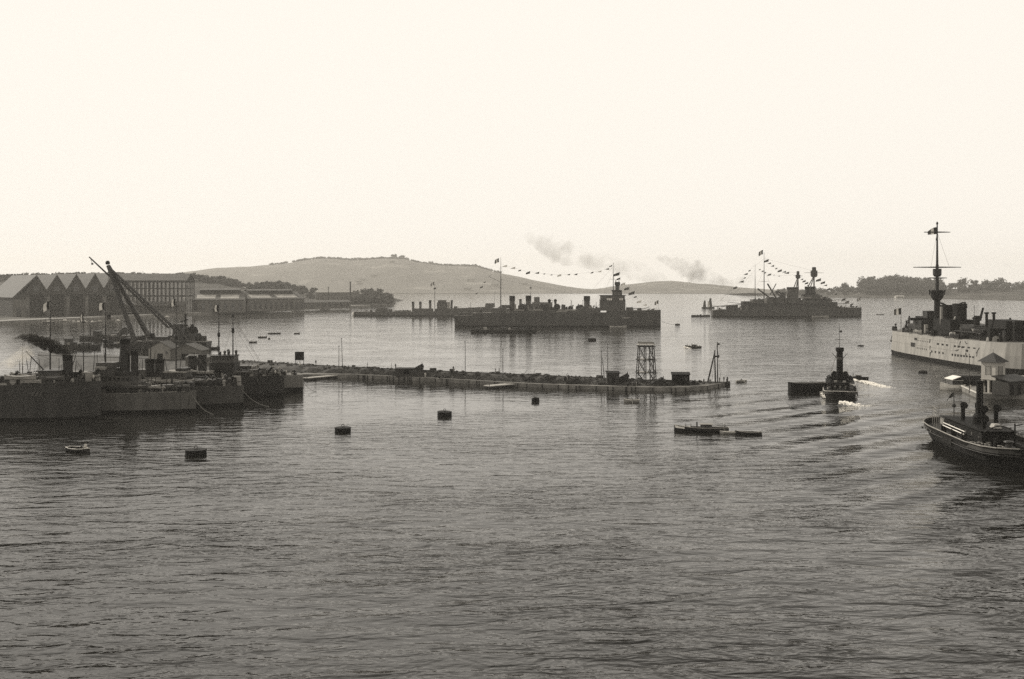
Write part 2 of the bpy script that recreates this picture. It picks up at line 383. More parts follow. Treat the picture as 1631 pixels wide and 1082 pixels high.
def gable_shed(pos, ang, w, length, eave, ridge, label, group=None, left_eave=None, doors=True):
    t = thing('shipyard_shed', label, 'shed', pos, ang, group); h = w / 2; le = left_eave or eave
    lx = -h if left_eave is None else -h - 11
    wl = MB()
    wl.prism([(lx, 0), (lx, le), (-h, eave), (0, ridge - .4), (h, eave), (h, 0)], 0, 1.2, 0)      # front wall
    wl.span(lx, lx + 1, 1.2, length, 0, le - .3); wl.span(h - 1, h, 1.2, length, 0, eave - .3)
    wl.prism([(lx, 0), (lx, le), (-h, eave), (0, ridge - .4), (h, eave), (h, 0)], length - 1, length, 0)
    wl.build('wall', WALLD, t)
    rf = MB()
    for (x0, z0, x1, z1) in ((lx - .6, le, 0.0, ridge), (0.0, ridge, h, eave)):
        rf.prism([(x0, z0), (x1, z1), (x1, z1 + .5), (x0, z0 + .5)], -1.0, length + .6)
    rf.build('roof', ROOF, t)
    bg_ = MB()                                                                 # light barge boards on the gable edge
    for (x0, z0, x1, z1) in ((lx, le, 0.0, ridge), (0.0, ridge, h, eave)):
        bg_.prism([(x0, z0 - 1.1), (x1, z1 - 1.1), (x1, z1 - .05), (x0, z0 - .05)], -.9, -.3)
    bg_.build('gable_trim', ROOF, t)
    d = MB(); d.span(-h * .66, h * .72, -.15, 0.02, 0, eave * .86); d.build('doorway', BLACK, t)
    pr = MB(); pr.span(-h, -h * .68, -.5, -.02, 0, eave * .76); pr.build('pier', WALL, t)
    sd_ = MB(); sd_.span(-h + .9, -h * .68 - .9, -.62, -.5, 0, 8.2); sd_.build('side_door', GLASS, t)
    gw = MB(); gw.span(-2.5, 2.5, -.15, .02, eave * .98, eave * 1.16); gw.build('gable_window', GLASS, t)
    if left_eave:
        ld = MB(); ld.span(lx + 3, lx + 7, -.15, .02, 0, 8.5); ld.build('side_door', GLASS, t)
        lp = MB(); lp.span(lx + .2, -h - .2, -.12, -.02, 0, le * .93); lp.build('plaster_panel', WALL, t)
    return t
sh_ang = R(40); step = 17.7
p0 = A(58, 504.5, 915); p0.z = QZ
labs = ['leftmost gabled shipyard shed with a low side aisle at the frame edge', 'second gabled shed from the left in the shipyard row', 'third gabled shed, in the middle of the shipyard row',
        'fourth gabled shed from the left in the shipyard row', 'last gabled shed of the row, half hidden by the floating crane legs']
for i in range(5):
    u = Vector((math.cos(sh_ang), math.sin(sh_ang), 0)) * (step * i * (1 - .01 * i))
    gable_shed((p0.x + u.x, p0.y + u.y, QZ), sh_ang, step, 85, 23.5, 37.5 + i * .6, labs[i], 'row of gabled shipyard sheds', 17.0 if i == 0 else None)

def frame_hall():
    p = A(178, 500, 1000); q = A(296, 500, 1000); t = thing('framed_hall', 'tall open iron framed slipway hall with columns beside the gabled sheds', 'hall', (p.x, 1000, QZ))
    n = q.x - p.x; dpt = 26.0; ez, rz_ = 33.0, 39.5
    rf = MB(); rf.prismx([(-.8, ez - .3), (dpt / 2, rz_), (dpt + .8, ez - .3), (dpt + .8, ez + .3), (dpt / 2, rz_ + .7), (-.8, ez + .3)], -1, n + 1); rf.build('roof', ROOF, t)
    cl = 18
    for row, y in ((0, 0), (1, dpt)):
        for i in range(cl + 1):
            x = n * i / cl; m = MB(); m.span(x - .45, x + .45, y - .4, y + .4, 0, ez - .3); m.build('column', IRON, t)
        for z, hh in ((ez - 1.2, 1.4), (25.0, 1.0), (17.5, 1.2)):
            m = MB(); m.span(-.5, n + .5, y - .45, y + .45, z - hh / 2, z + hh / 2); m.build('crossbeam', IRON, t)
    for x in (0, n):
        m = MB(); m.prismx([(0, ez - .4), (dpt, ez - .4), (dpt / 2, rz_ - .3)], x - .3, x + .3); m.build('gable', WALLD, t)
        for z in (25, 17.5):
            m = MB(); m.span(x - .35, x + .35, .45, dpt - .45, z - .5, z + .5); m.build('crossbeam', IRON, t)
        for k in range(1, 4):
            m = MB(); m.span(x - .35, x + .35, dpt * k / 4 - .4, dpt * k / 4 + .4, 0, ez - .5); m.build('column', IRON, t)
    m = MB(); m.span(-1, n + 1, -1.0, -.5, 0, 8.5); m.build('lower_wall', WALL, t)
    for i in range(14):
        m = MB(); x = n * (i + .5) / 14; m.span(x - 1, x + 1, -1.12, -1.0, 1.5, 6.0); m.build('window', GLASS, t)
    m = MB(); m.prismx([(-9, 8.2), (-.4, 11.8), (-.4, 12.3), (-9, 8.7)], -2, n + 2); m.build('lean_to_roof', ROOF, t)
frame_hall()

def workshop(name, label, px, py, Y, ang, w, length, eave, ridge, monitor=True, nwin=10, light=False):
    p = A(px, py, Y); t = thing(name, label, 'workshop', (p.x, p.y, QZ), ang)
    # x along the long side, y across; the near corner is the origin
    m = MB(); m.prismx([(0, 0), (0, eave), (w / 2, ridge), (w, eave), (w, 0)], 0, length); m.build('wall', WALL, t)
    m = MB()
    for s in (0, 1):
        y0, y1 = (-.7, w / 2) if s == 0 else (w + .7, w / 2)
        m.prismx([(y0, eave - .2), (y1, ridge + .15), (y1, ridge + .6), (y0, eave + .3)], -.8, length + .8)
    m.build('roof', ROOF if not light else ROOFP, t)
    if monitor:
        a, b = w * .36, w * .64; z0 = eave + (ridge - eave) * .6
        m = MB(); m.prismx([(a, z0), (a, ridge + 1.6), (w / 2, ridge + 2.8), (b, ridge + 1.6), (b, z0)], length * .12, length * .9); m.build('roof_monitor', WALLD, t)
        m = MB(); m.prismx([(a - .5, ridge + 1.5), (w / 2, ridge + 2.95), (b + .5, ridge + 1.5), (b + .5, ridge + 1.9), (w / 2, ridge + 3.4), (a - .5, ridge + 1.9)], length * .11, length * .91); m.build('monitor_roof', ROOF, t)
        for k in range(2):
            m = MB(); y = w * (.06 + .02 * k); f0 = .08 + .46 * k
            e = lambda yy: eave + (ridge - eave) * yy / (w / 2)
            m.prismx([(w * .05, e(w * .05) + .62), (w * .27, e(w * .27) + .62), (w * .27, e(w * .27) + .75), (w * .05, e(w * .05) + .75)], length * f0, length * (f0 + .36)); m.build('skylight', ROOFP, t)
    for i in range(nwin):
        m = MB(); x = length * (i + .5) / nwin; m.span(x - length / nwin * .22, x + length / nwin * .22, -.14, .02, 2.2, eave * .74); m.build('window', GLASS, t)
    for i in range(4):
        m = MB(); y = w * (i + .5) / 4; m.span(-.14, .02, y - w * .06, y + w * .06, 1.5, eave * (.8 if i in (0, 3) else 1.05)); m.build('gable_window', GLASS, t)
    return t
workshop('workshop', 'low workshop with glazed roof ridge just right of the framed hall', 306, 500, 1040, R(12), 44, 52, 13, 21.5, True, 7)
workshop('workshop', 'gable ended workshop with pale skylights and a long windowed side at the quay', 394, 497.5, 1085, R(36), 46, 66, 13.2, 20.5, True, 11)
workshop('quayside_store', 'long low store with a flat looking roof right of the gabled workshop', 472, 494, 1190, R(34), 18, 70, 7.2, 9.6, False, 9)
workshop('quayside_hut', 'small pale hut on the quay at the foot of the headland', 513, 491.5, 1290, R(30), 8, 11, 4.6, 7.2, False, 3, True)
#workshop('quayside_store', 'dark low shed under the framed hall at the water edge', 232, 505.5, 945, R(8), 12, 46, 6.0, 8.2, False, 8)
def chimney(label, px, top, base, Y, r):
    p = A(px, base, Y); z1 = A(px, top, Y).z; t = thing('factory_chimney', label, 'chimney', (p.x, Y, 1.0))
    m = MB(); m.cyl((0, 0, 0), (0, 0, z1 - 1), r * 1.25, r, 12); m.build('shaft', WALLD, t)
    m = MB(); m.lathe((0, 0, z1 - 2.4), [(r * 1.0, 0), (r * 1.28, .5), (r * 1.28, 1.4), (r * 1.05, 1.6)], 12); m.build('cap', WALLD, t)
chimney('thick factory chimney on the headland left of the far hill foot', 558, 449, 478, 1460, 1.0)
chimney('thin flue pole left of the thick chimney on the headland', 523, 457, 480, 1400, .45)
def fort_wall():
    p = A(503, 478, 1480); q = A(572, 478, 1510); t = thing('fort_wall', 'long flat topped wall on the headland behind the chimney', 'wall', (p.x, p.y, 4), math.atan2(q.y - p.y, q.x - p.x))
    l = (q - p).length; m = MB(); m.span(0, l, 0, 3, -4, 14.4); m.build('wall', WALL, t)
    m = MB(); m.span(-.5, l + .5, -.5, 3.5, 14.4, 15.2); m.build('coping', STONE, t)
    for i in range(9):
        m = MB(); x = l * (i + .5) / 9; m.span(x - .9, x + .9, -.12, .02, 5, 8); m.build('embrasure', GLASS, t)
fort_wall()
random.seed(11)
hs = [(577, .36, 14, 'pale long house on the left slope of the far hill'), (596, .42, 12, 'pale house just right of the long one on the far hill'), (571, .31, 10, 'small pale house below the long one on the far hill'),
      (625, .72, 12, 'white house high up below the crest of the far hill'), (750, .4, 16, 'long white house on the right slope of the far hill'), (745, .16, 13, 'low white house near the shore of the far hill'),
      (789, .3, 12, 'white cottage behind the tall aft mast of the cruiser'), (836, .45, 11, 'rightmost white house on the far hill'), (1432, .03, 9, 'white boathouse at the water under the dense far wood')]
for px, t_, w, lab in hs:
    g = g_far if px < 1000 else g_right; p = g(px, t_)
    t = thing('hillside_house' if px < 1000 else 'boathouse', lab, 'house' if px < 1000 else 'boathouse', (p.x, p.y, p.z - .5), random.uniform(-.3, .3), 'houses scattered on the far hill' if px < 1000 else None)
    m = MB(); s_ = 1 if px < 1000 else .6; m.span(-w, w, -5, 5, -3, 6 * s_); m.build('wall', WALLP, t)
    m = MB(); m.prismx([(-5.8, 5.9 * s_), (0, 9 * s_), (5.8, 5.9 * s_), (5.8, 6.3 * s_), (0, 9.6 * s_), (-5.8, 6.3 * s_)], -w - .6, w + .6); m.build('roof', ROOFP if px > 1000 else ROOF, t)
    for k in (-.5, .0, .5):
        m = MB(); m.span(w * k - 1, w * k + 1, -5.15, -4.95, .6, 3.3); m.build('window', GLASS, t)

# ------------------------------------------------------------------ ship building
class Fr:
    """A ship's own frame: x along the hull in metres from column px0, z above the water."""
    def __init__(s, px0, Y): s.px0 = px0; s.Y = Y; s.k = Y / F; s.X = (px0 - CX) * Y / F
    def x(s, px): return (px - s.px0) * s.k
    def z(s, py): return H - (py - HY) * s.k
    def p(s, px, py, y=0.0): return Vector((s.x(px), y, s.z(py)))
def hull(st, name='hull', mats=None, parent=None, boot=0.7, bul=0.0, flare=0.0, smooth_=True):
    """st: (x, half beam at deck, half beam at waterline, deck z)"""
    side, bt, dk = MB(), MB(), MB()
    rings, rb, rd = [], [], []
    for x, hd, hw, zd in st:
        mid = hw + (hd - hw) * .45
        bz = min(boot, zd * .5)
        r = [(x, hd, zd), (x, mid, bz + (zd - bz) * .5), (x, hw, bz)]
        rings.append((r, [(a, -b, c) for a, b, c in r]))
        b_ = [(x, hw, bz), (x, hw * .97, 0), (x, hw * .8, -1.4)]
        rb.append((b_, [(a, -b, c) for a, b, c in b_]))
        i = max(.02, hd - .12)
        rd.append([(x, hd, zd), (x, i, zd), (x, i, zd - bul), (x, 0, zd - bul + .05), (x, -i, zd - bul), (x, -i, zd), (x, -hd, zd)])
    for k in (0, 1):
        side.loft([r[k] for r in rings], m=0); side.loft([r[k] for r in rb], m=1)
    side.loft(rd, m=2)
    for e in (0, -1):
        a, b = rings[e]; c, d = rb[e]
        side.add([a[0], a[1], a[2], b[2], b[1], b[0]], [(0, 1, 2, 3, 4, 5)], 0); side.add([c[0], c[1], c[2], d[2], d[1], d[0]], [(0, 1, 2, 3, 4, 5)], 1)
    bm = None
    return side.build(name, mats, parent)
def nm(o, label=None):
    if label: o['label'] = label
    return o
def funnel(root, x, z0, z1, rx, ry=None, y=0, m=None, cap=True, rake=0.0, cowl=0.15):
    ry = ry or rx; mb = MB(); n = 14
    rings = []
    for z, k in ((z0, 1.0), (z1, 1.0)):
        rings.append([(x + rake * (z - z0) + rx * k * math.cos(2 * math.pi * i / n), y + ry * k * math.sin(2 * math.pi * i / n), z) for i in range(n)])
    mb.loft(rings, True); o = mb.build('funnel', m or UPPER, root)
    if cap:
        c = MB(); d = rake * (z1 - z0)
        rr = [[(x + d + rx * k * math.cos(2 * math.pi * i / n), y + ry * k * math.sin(2 * math.pi * i / n), z) for i in range(n)] for z, k in ((z1 - (z1 - z0) * cowl, 1.06), (z1 + .15, 1.06), (z1 + .15, .86), (z1 - .6, .84))]
        c.loft(rr, True); c.build('funnel_cap', BLACK, o)
        q = MB(); q.cyl((x + rx * 1.12, y, z0), (x + rx * 1.12 + d, y, z1 + .3), .09, .09, 5); q.build('steam_pipe', STEEL, o)
    return o
def mast(root, x, z0, z1, r=.22, y=0, yards=(), tops=(), m=None, rake=0.0, yang=0.0):
    mb = MB(); d = Vector((rake, 0, 1))
    P = lambda z: Vector((x + rake * (z - z0), y, z))
    zm = z0 + (z1 - z0) * .62
    mb.cyl(P(z0), P(zm), r, r * .7, 8); mb.cyl(P(zm), P(z1), r * .55, r * .25, 6)
    o = mb.build('mast', m or STEEL, root)
    for z, hw in yards:
        q = MB(); c = P(z); v = Vector((math.sin(yang), math.cos(yang), 0)) * hw
        q.cyl(c - v, c, r * .18, r * .38, 6); q.cyl(c, c + v, r * .38, r * .18, 6); q.build('yard', m or STEEL, o)
    for za, zb, rr in tops:
        q = MB(); c = P(za); q.lathe((c.x, c.y, za), [(rr * .7, 0), (rr, (zb - za) * .25), (rr, zb - za), (rr * .9, zb - za + .05)], 12); q.build('fighting_top', m or STEEL, o)
    return o
def gun(root, x, y, z, r, length, face=1, n=2, h=1.8, elev=4, m=None, label=None):
    mb = MB(); pts = []
    for i in range(10):
        a = math.pi * (i / 9) + math.pi / 2
        pts.append((x + face * math.cos(a) * r * 1.25, y + math.sin(a) * r))
    pts += [(x + face * r * .9, y - r * .75), (x + face * r * .9, y + r * .75)]
    mb.slab(pts, z, z + h); mb.lathe((x, y, z - .8), [(r * .9, 0), (r * .9, .8)], 12)
    o = mb.build('gun_turret', m or UPPER, root)
    for k in range(n):
        yy = y + (k - (n - 1) / 2) * r * .7; b = MB(); e = R(elev)
        a = Vector((x + face * r * .85, yy, z + h * .55)); c = a + Vector((face * math.cos(e) * length, 0, math.sin(e) * length))
        b.cyl(a, c, .26, .15, 8); b.build('gun_barrel', m or UPPER, o)
    return o
def ship_boat(root, x, y, z, l, w=None, m=None, cover=True):
    w = w or l * .28; mb = MB(); rings = []
    for t in (-1, -.7, -.3, .2, .6, .88, 1):
        h = w / 2 * max(.06, (1 - abs(t) ** 2.6)); X = x + t * l / 2; dz = .18 * t * t * w
        rings.append([(X, y - h, z + w * .45 + dz), (X, y - h * .75, z + .12 * w), (X, y, z), (X, y + h * .75, z + .12 * w), (X, y + h, z + w * .45 + dz)])
    mb.loft(rings, False); mb.loft([[r[0], (r[2][0], y, r[0][2] + .12), r[4]] for r in rings])
    return mb.build('ship_boat', [m or OFFW], root)
def vent(root, x, y, z, h, r=.35, face=1, m=None):
    mb = MB(); mb.cyl((x, y, z), (x, y, z + h), r * .8, r * .8, 8); mb.cyl((x - face * r * .5, y, z + h - r * .2), (x + face * r * 1.3, y, z + h + r * .9), r * .8, r * 1.5, 10)
    return mb.build('ventilator', m or UPPER, root)
def ensign(root, x, y, z, w=1.8, h=1.2, face=-1, pole=None, drop=0.5, kind='ensign'):
    if pole is not None:
        mb = MB(); mb.cyl((x, y, pole), (x, y, z + .3), .05, .035, 6); mb.build('flagstaff', STEEL, root)
    mb = MB(); n = 9; rows = []
    for i in range(n + 1):
        t = i / n; X = x + face * (t * w * .9 + .05); dz = -drop * t * t * h; yy = y + .12 * w * math.sin(t * 7) * t
        rows.append([(X, yy, z + dz), (X + face * .08 * h, yy, z - h * .5 + dz), (X, yy, z - h + dz)])
    for a, b, mi in ((0, 3, 0), (3, 6, 1), (6, 9, 2)): mb.loft(rows[a:b + 1], m=mi)
    return mb.build(kind, [FLAGD, FLAGW, FLAGM], root, normals=False)
def dressing(root, pts, flags, size=1.6, r=.035, seed=1):
    """a halyard along pts with bunting hung at the given points"""
    rd = random.Random(seed)
    mb = MB(); mb.tube(pts, r, 4); o = mb.build('dressing_line', ROPE, root)
    for p in flags:
        s = size * rd.choice((.65, .8, .95, 1.1, 1.25)); q = MB(); tri = rd.random() < .3; p = (p[0] + rd.uniform(-.25, .25) * size, p[1], p[2]); a = rd.uniform(-.5, .5); rows = []
        for i in range(5):
            t = i / 4; rows.append([(p[0] + s * (.5 - t) * math.cos(a) * 1.1, p[1] + s * (.5 - t) * math.sin(a) + .1 * s * math.sin(5 * t), p[2] + s * (.16 - .4 * t)),
                                    (p[0] + s * (.42 - t) * math.cos(a) * 1.1, p[1] + s * (.5 - t) * math.sin(a), p[2] + s * ((-.42 - .22 * t) if not tri else (-.34 + .08 * t)))])
        q.loft(rows); q.build('signal_flag', rd.choice([FLAGD, FLAGD, FLAGD, FLAGM, FLAGM, FLAGW]), o, normals=False)
    return o
def rail(root, pts, h=1.0, step=2.5, r=.03, m=None):
    mb = MB()
    for a, b in zip(pts[:-1], pts[1:]):
        a, b = Vector(a), Vector(b); n = max(1, int((b - a).length / step))
        for i in range(n + 1):
            p = a + (b - a) * i / n; mb.cyl(p, p + Vector((0, 0, h)), r, r, 4)
        for k in (.5, 1.0): mb.cyl(a + Vector((0, 0, h * k)), b + Vector((0, 0, h * k)), r * .7, r * .7, 4)
    return mb.build('railing', m or STEEL, root)
def ports(root, xs, y, z, r=.2, n=8, h=None):
    for x in xs:
        mb = MB(); yy = y(x) if callable(y) else y; s = -1 if yy < 0 else 1
        mb.cyl((x, yy - s * .05, z), (x, yy + s * .05, z), r, r, n); mb.build('porthole', GLASS, root)
def clutter(root, f, px0, px1, py, beam, n, hmax, seed, m=None, name='deck_gear'):
    """lockers, winches, reels and rafts standing on a deck, one mesh per piece"""
    rd = random.Random(seed); zb = f.z(py)
    for i in range(n):
        x = f.x(rd.uniform(px0, px1)); y = rd.uniform(-beam, beam); h = rd.uniform(.35, 1) * hmax; q = MB(); k = rd.random()
        if k < .4: q.box((x, y, zb + h / 2), (rd.uniform(.8, 2.6), rd.uniform(.8, 2), h), rd.uniform(-.4, .4), 0, .9)
        elif k < .65: q.cyl((x, y - .8, zb + h * .5), (x, y + .8, zb + h * .5), h * .5, h * .5, 10)
        elif k < .85: q.cyl((x, y, zb), (x, y, zb + h * 1.5), .16, .12, 6); q.ball((x, y, zb + h * 1.5), .3, 6)
        else: q.box((x, y, zb + h * .3), (1.6, .7, h * .6), rd.uniform(0, 3), 0, .8); q.cyl((x, y, zb + h * .5), (x + rd.choice((-2.2, 2.2)), y, zb + h * .9), .12, .08, 6)
        q.build(name, m or rd.choice([UPPER, HULLD, STEEL, UPPER, CANVAS]), root)

# ------------------------------------------------------------------ the light cruiser in the middle, dressed with flags
def cruiser():
    f = Fr(888, F * H / (520 - HY)); x, z = f.x, f.z
    t = thing('light_cruiser', 'grey light cruiser in the middle of the roadstead dressed with signal flags', 'warship', (f.X, f.Y, 0), R(-2.5))
    B = 8.0; st = []
    for px, hd, hw, py in ((724, .55, .2, 503.5), (730, .72, .5, 503), (744, .9, .8, 502.5), (753, .95, .9, 502.5), (753.5, .95, .9, 498.5), (790, 1, 1, 498), (850, 1, 1, 498), (920, 1, 1, 498),
                           (966, 1, .98, 498), (966.5, 1, .98, 494.5), (985, .95, .9, 494.5), (1010, .78, .62, 494.3), (1030, .52, .34, 494), (1043, .26, .13, 493.8), (1050, .06, .02, 493.5), (1051.5, .02, .012, 493.5)):
        st.append((x(px), B * hd, B * hw, z(py)))
    h = hull(st, 'hull', [HULL, BOOT, DECK], t, .9)
    ports(h, [x(p) for p in range(985, 1030, 7)], lambda X: -B * (.9 - .012 * max(0, X - x(995)) ) , z(505), .26)
    ports(h, [x(p) for p in range(770, 960, 9)], -B - .02, z(507.5), .26)
    fz = z(498)
    def block(name, a, b, t0, t1, hb, m=UPPER, top=1.0, **k):
        q = MB(); q.span(x(a), x(b), -hb, hb, z(t1) - .1, z(t0), 0, top); return q.build(name, m, t)
    block('after_deckhouse', 783, 806, 491, 498, 4.5); block('after_bridge', 799, 812, 486, 491, 3.2); block('midship_deckhouse', 812, 930, 494.5, 498, 5.5)
    block('boat_deck', 886, 903, 495.6, 497, 6.5, OFFW); block('midship_deckhouse', 918, 956, 491, 498, 5.2)
    br = block('bridge', 955, 995, 477, 494.5, 5.4); b2 = block('bridge_wing', 956, 994, 471, 477, 6.4)
    q = MB(); q.span(x(954), x(996), -6.7, 6.7, z(471), z(470.2)); q.build('bridge_roof', HULLD, t)
    for a, b in ((965, 974), (985, 991)):
        for k in range(3):
            q = MB(); w = (b - a) / 3; q.span(x(a + w * k) + .15, x(a + w * (k + 1)) - .15, -6.52, -6.36, z(478.2), z(475)); q.build('window', WHITE, b2)
    block('chart_house', 975, 990, 464, 471, 3.4); block('director_platform', 974, 989.5, 462, 464, 4.4, HULLD)
    block('control_tower', 980, 986, 455.5, 462, 1.4); q = MB(); q.lathe((x(983), 0, z(456)), [(1.2, 0), (2.1, .8), (2.1, 2.6), (1.7, 3.2)], 12); q.build('fire_director', HULLD, t)
    q = MB(); q.cyl((x(980.5), 0, z(449.5)), (x(980.5), 0, z(446)), .3, .2, 6); q.cyl((x(985.5), 0, z(449.5)), (x(985.5), 0, z(446.5)), .3, .2, 6); q.build('rangefinder', STEEL, t)
    funnel(t, x(815.5), z(498), z(471.8), 1.95, 2.0, cowl=.3); funnel(t, x(841.5), z(498), z(471.3), 1.95, 2.0, cowl=.3); funnel(t, x(934.5), z(496), z(472), 2.2, 2.2, cowl=.28)
    for px in (875, 884.5): funnel(t, x(px), z(497), z(480), .75, .75, cowl=.2); q = MB(); q.ball((x(px), 0, z(479)), (1.3, 1.3, 1.2), 10); q.build('vent_head', BLACK, t)
    mast(t, x(797.5), z(498), z(410), .42, 0, yards=((z(450), 4.5),)); mast(t, x(976.5), z(478), z(418), .34, 0, yards=((z(445), 6), (z(457), 5)), yang=.6)
    q = MB(); q.cyl(f.p(797.5, 450), f.p(778.5, 440.5), .16, .1, 6); q.cyl(f.p(778.5, 440.5), f.p(784, 436.5), .1, .06, 5); q.build('gaff', STEEL, t)
    for a, b in (((797.5, 425), (760, 498)), ((797.5, 425), (830, 496)), ((797.5, 440), (808, 496)), ((976.5, 432), (958, 478)), ((976.5, 425), (934, 472)), ((797.5, 445), (934, 473)), ((976.5, 440), (1000, 494))):
        q = MB(); q.cyl(f.p(*a), f.p(*b), .045, .045, 4); q.build('stay', ROPE, t)
    gun(t, x(741), 0, z(502.3), 2.3, 6, -1, 2, 2.0, 3); gun(t, x(762), 0, z(498), 2.3, 6, -1, 2, 2.6, 3); gun(t, x(1003), 0, z(494.3), 2.4, 6.5, 1, 2, 2.2, 4); gun(t, x(1018), 0, z(494.2), 1.5, 6, 1, 2, 1.4, 14)
    for px, y in ((850, -5), (862, -5.4), (897, -5), (908, -5.5), (918, 5), (856, 5), (830, -6)): ship_boat(t, x(px), y, z(495.5), 7.5, 2.1, CANVAS if px % 2 else OFFW)
    for px, y, hh in ((826, -3, 3), (832, 3, 2.5), (860, -3, 4), (868, 3, 3), (895, 0, 4), (912, -3, 3.5), (921, 3, 4), (945, -3, 3)): vent(t, x(px), y, z(494.5), hh, .45)
    q = MB()
    for a, b in (((899, 496), (910, 486)), ((905, 496), (913, 487)), ((925, 496), (929, 488))): q.cyl(f.p(*a), f.p(*b), .22, .16, 6)
    q.build('boat_derrick', STEEL, t)
    rail(t, [(x(726), -4.3, z(503.5)), (x(752), -7.5, z(502.5))]); rail(t, [(x(754), -7.6, z(498.5)), (x(954), -8, z(498))], 1.0, 3); rail(t, [(x(997), -7.3, z(494.5)), (x(1030), -4.0, z(494)), (x(1049), -.3, z(493.5))])
    clutter(t, f, 730, 750, 503, 5, 7, 2.0, 1); clutter(t, f, 765, 800, 498, 6, 9, 2.4, 2); clutter(t, f, 812, 955, 495, 6, 60, 5.5, 3); clutter(t, f, 995, 1040, 494.3, 3, 8, 1.6, 4)
    ensign(t, x(795), 0, z(411.5), 3.6, 3.0, -1); ensign(t, x(1048), 0, z(478.5), 3.0, 2.6, -1, z(494), kind='jack')
    P = lambda *l: [f.p(a, b) for a, b in l]
    main = P((798, 420), (804, 423), (817, 426), (829, 430), (841, 433), (854, 434), (866, 436), (879, 437.5), (892, 437.5), (904, 437), (917, 436.5), (930, 435), (942, 433.5), (955, 432), (967, 428), (973, 423), (976.5, 419))
    dressing(t, main, main[1:11] + main[12:16], 3.0, .03, 5)
    fore = P((976.5, 419), (982, 435), (985, 443), (993, 451), (998, 458), (1005, 465), (1012, 472), (1019, 479), (1028, 485), (1037, 492), (1046, 494)); dressing(t, fore, fore[1:10], 3.4, .03, 6)
    aft = P((779, 440), (773, 449), (767, 456.5), (760, 467), (753, 475), (749, 483)); dressing(t, aft, [aft[2], aft[1], aft[3], aft[4]], 2.4, .03, 7)
    q = MB(); q.cyl(f.p(749, 482), f.p(749, 503), .1, .1, 6); q.build('flagstaff', STEEL, t)
    q = MB(); pts = [f.p(1050, 510), f.p(1058, 514), f.p(1068, 516.5), f.p(1079, 518)]; q.tube(pts, .09, 5); q.build('anchor_chain', STEEL, t)
    q = MB(); q.span(x(989), x(1002), -8.1, -7.6, z(506.5), z(505)); q.build('boat_boom', CANVAS, t)
    q = MB(); q.prism([(x(800), .8), (x(802), .8), (x(806), z(500)), (x(804), z(500))], -9.2, -8.4); q.build('gangway', STEEL, t)
cruiser()

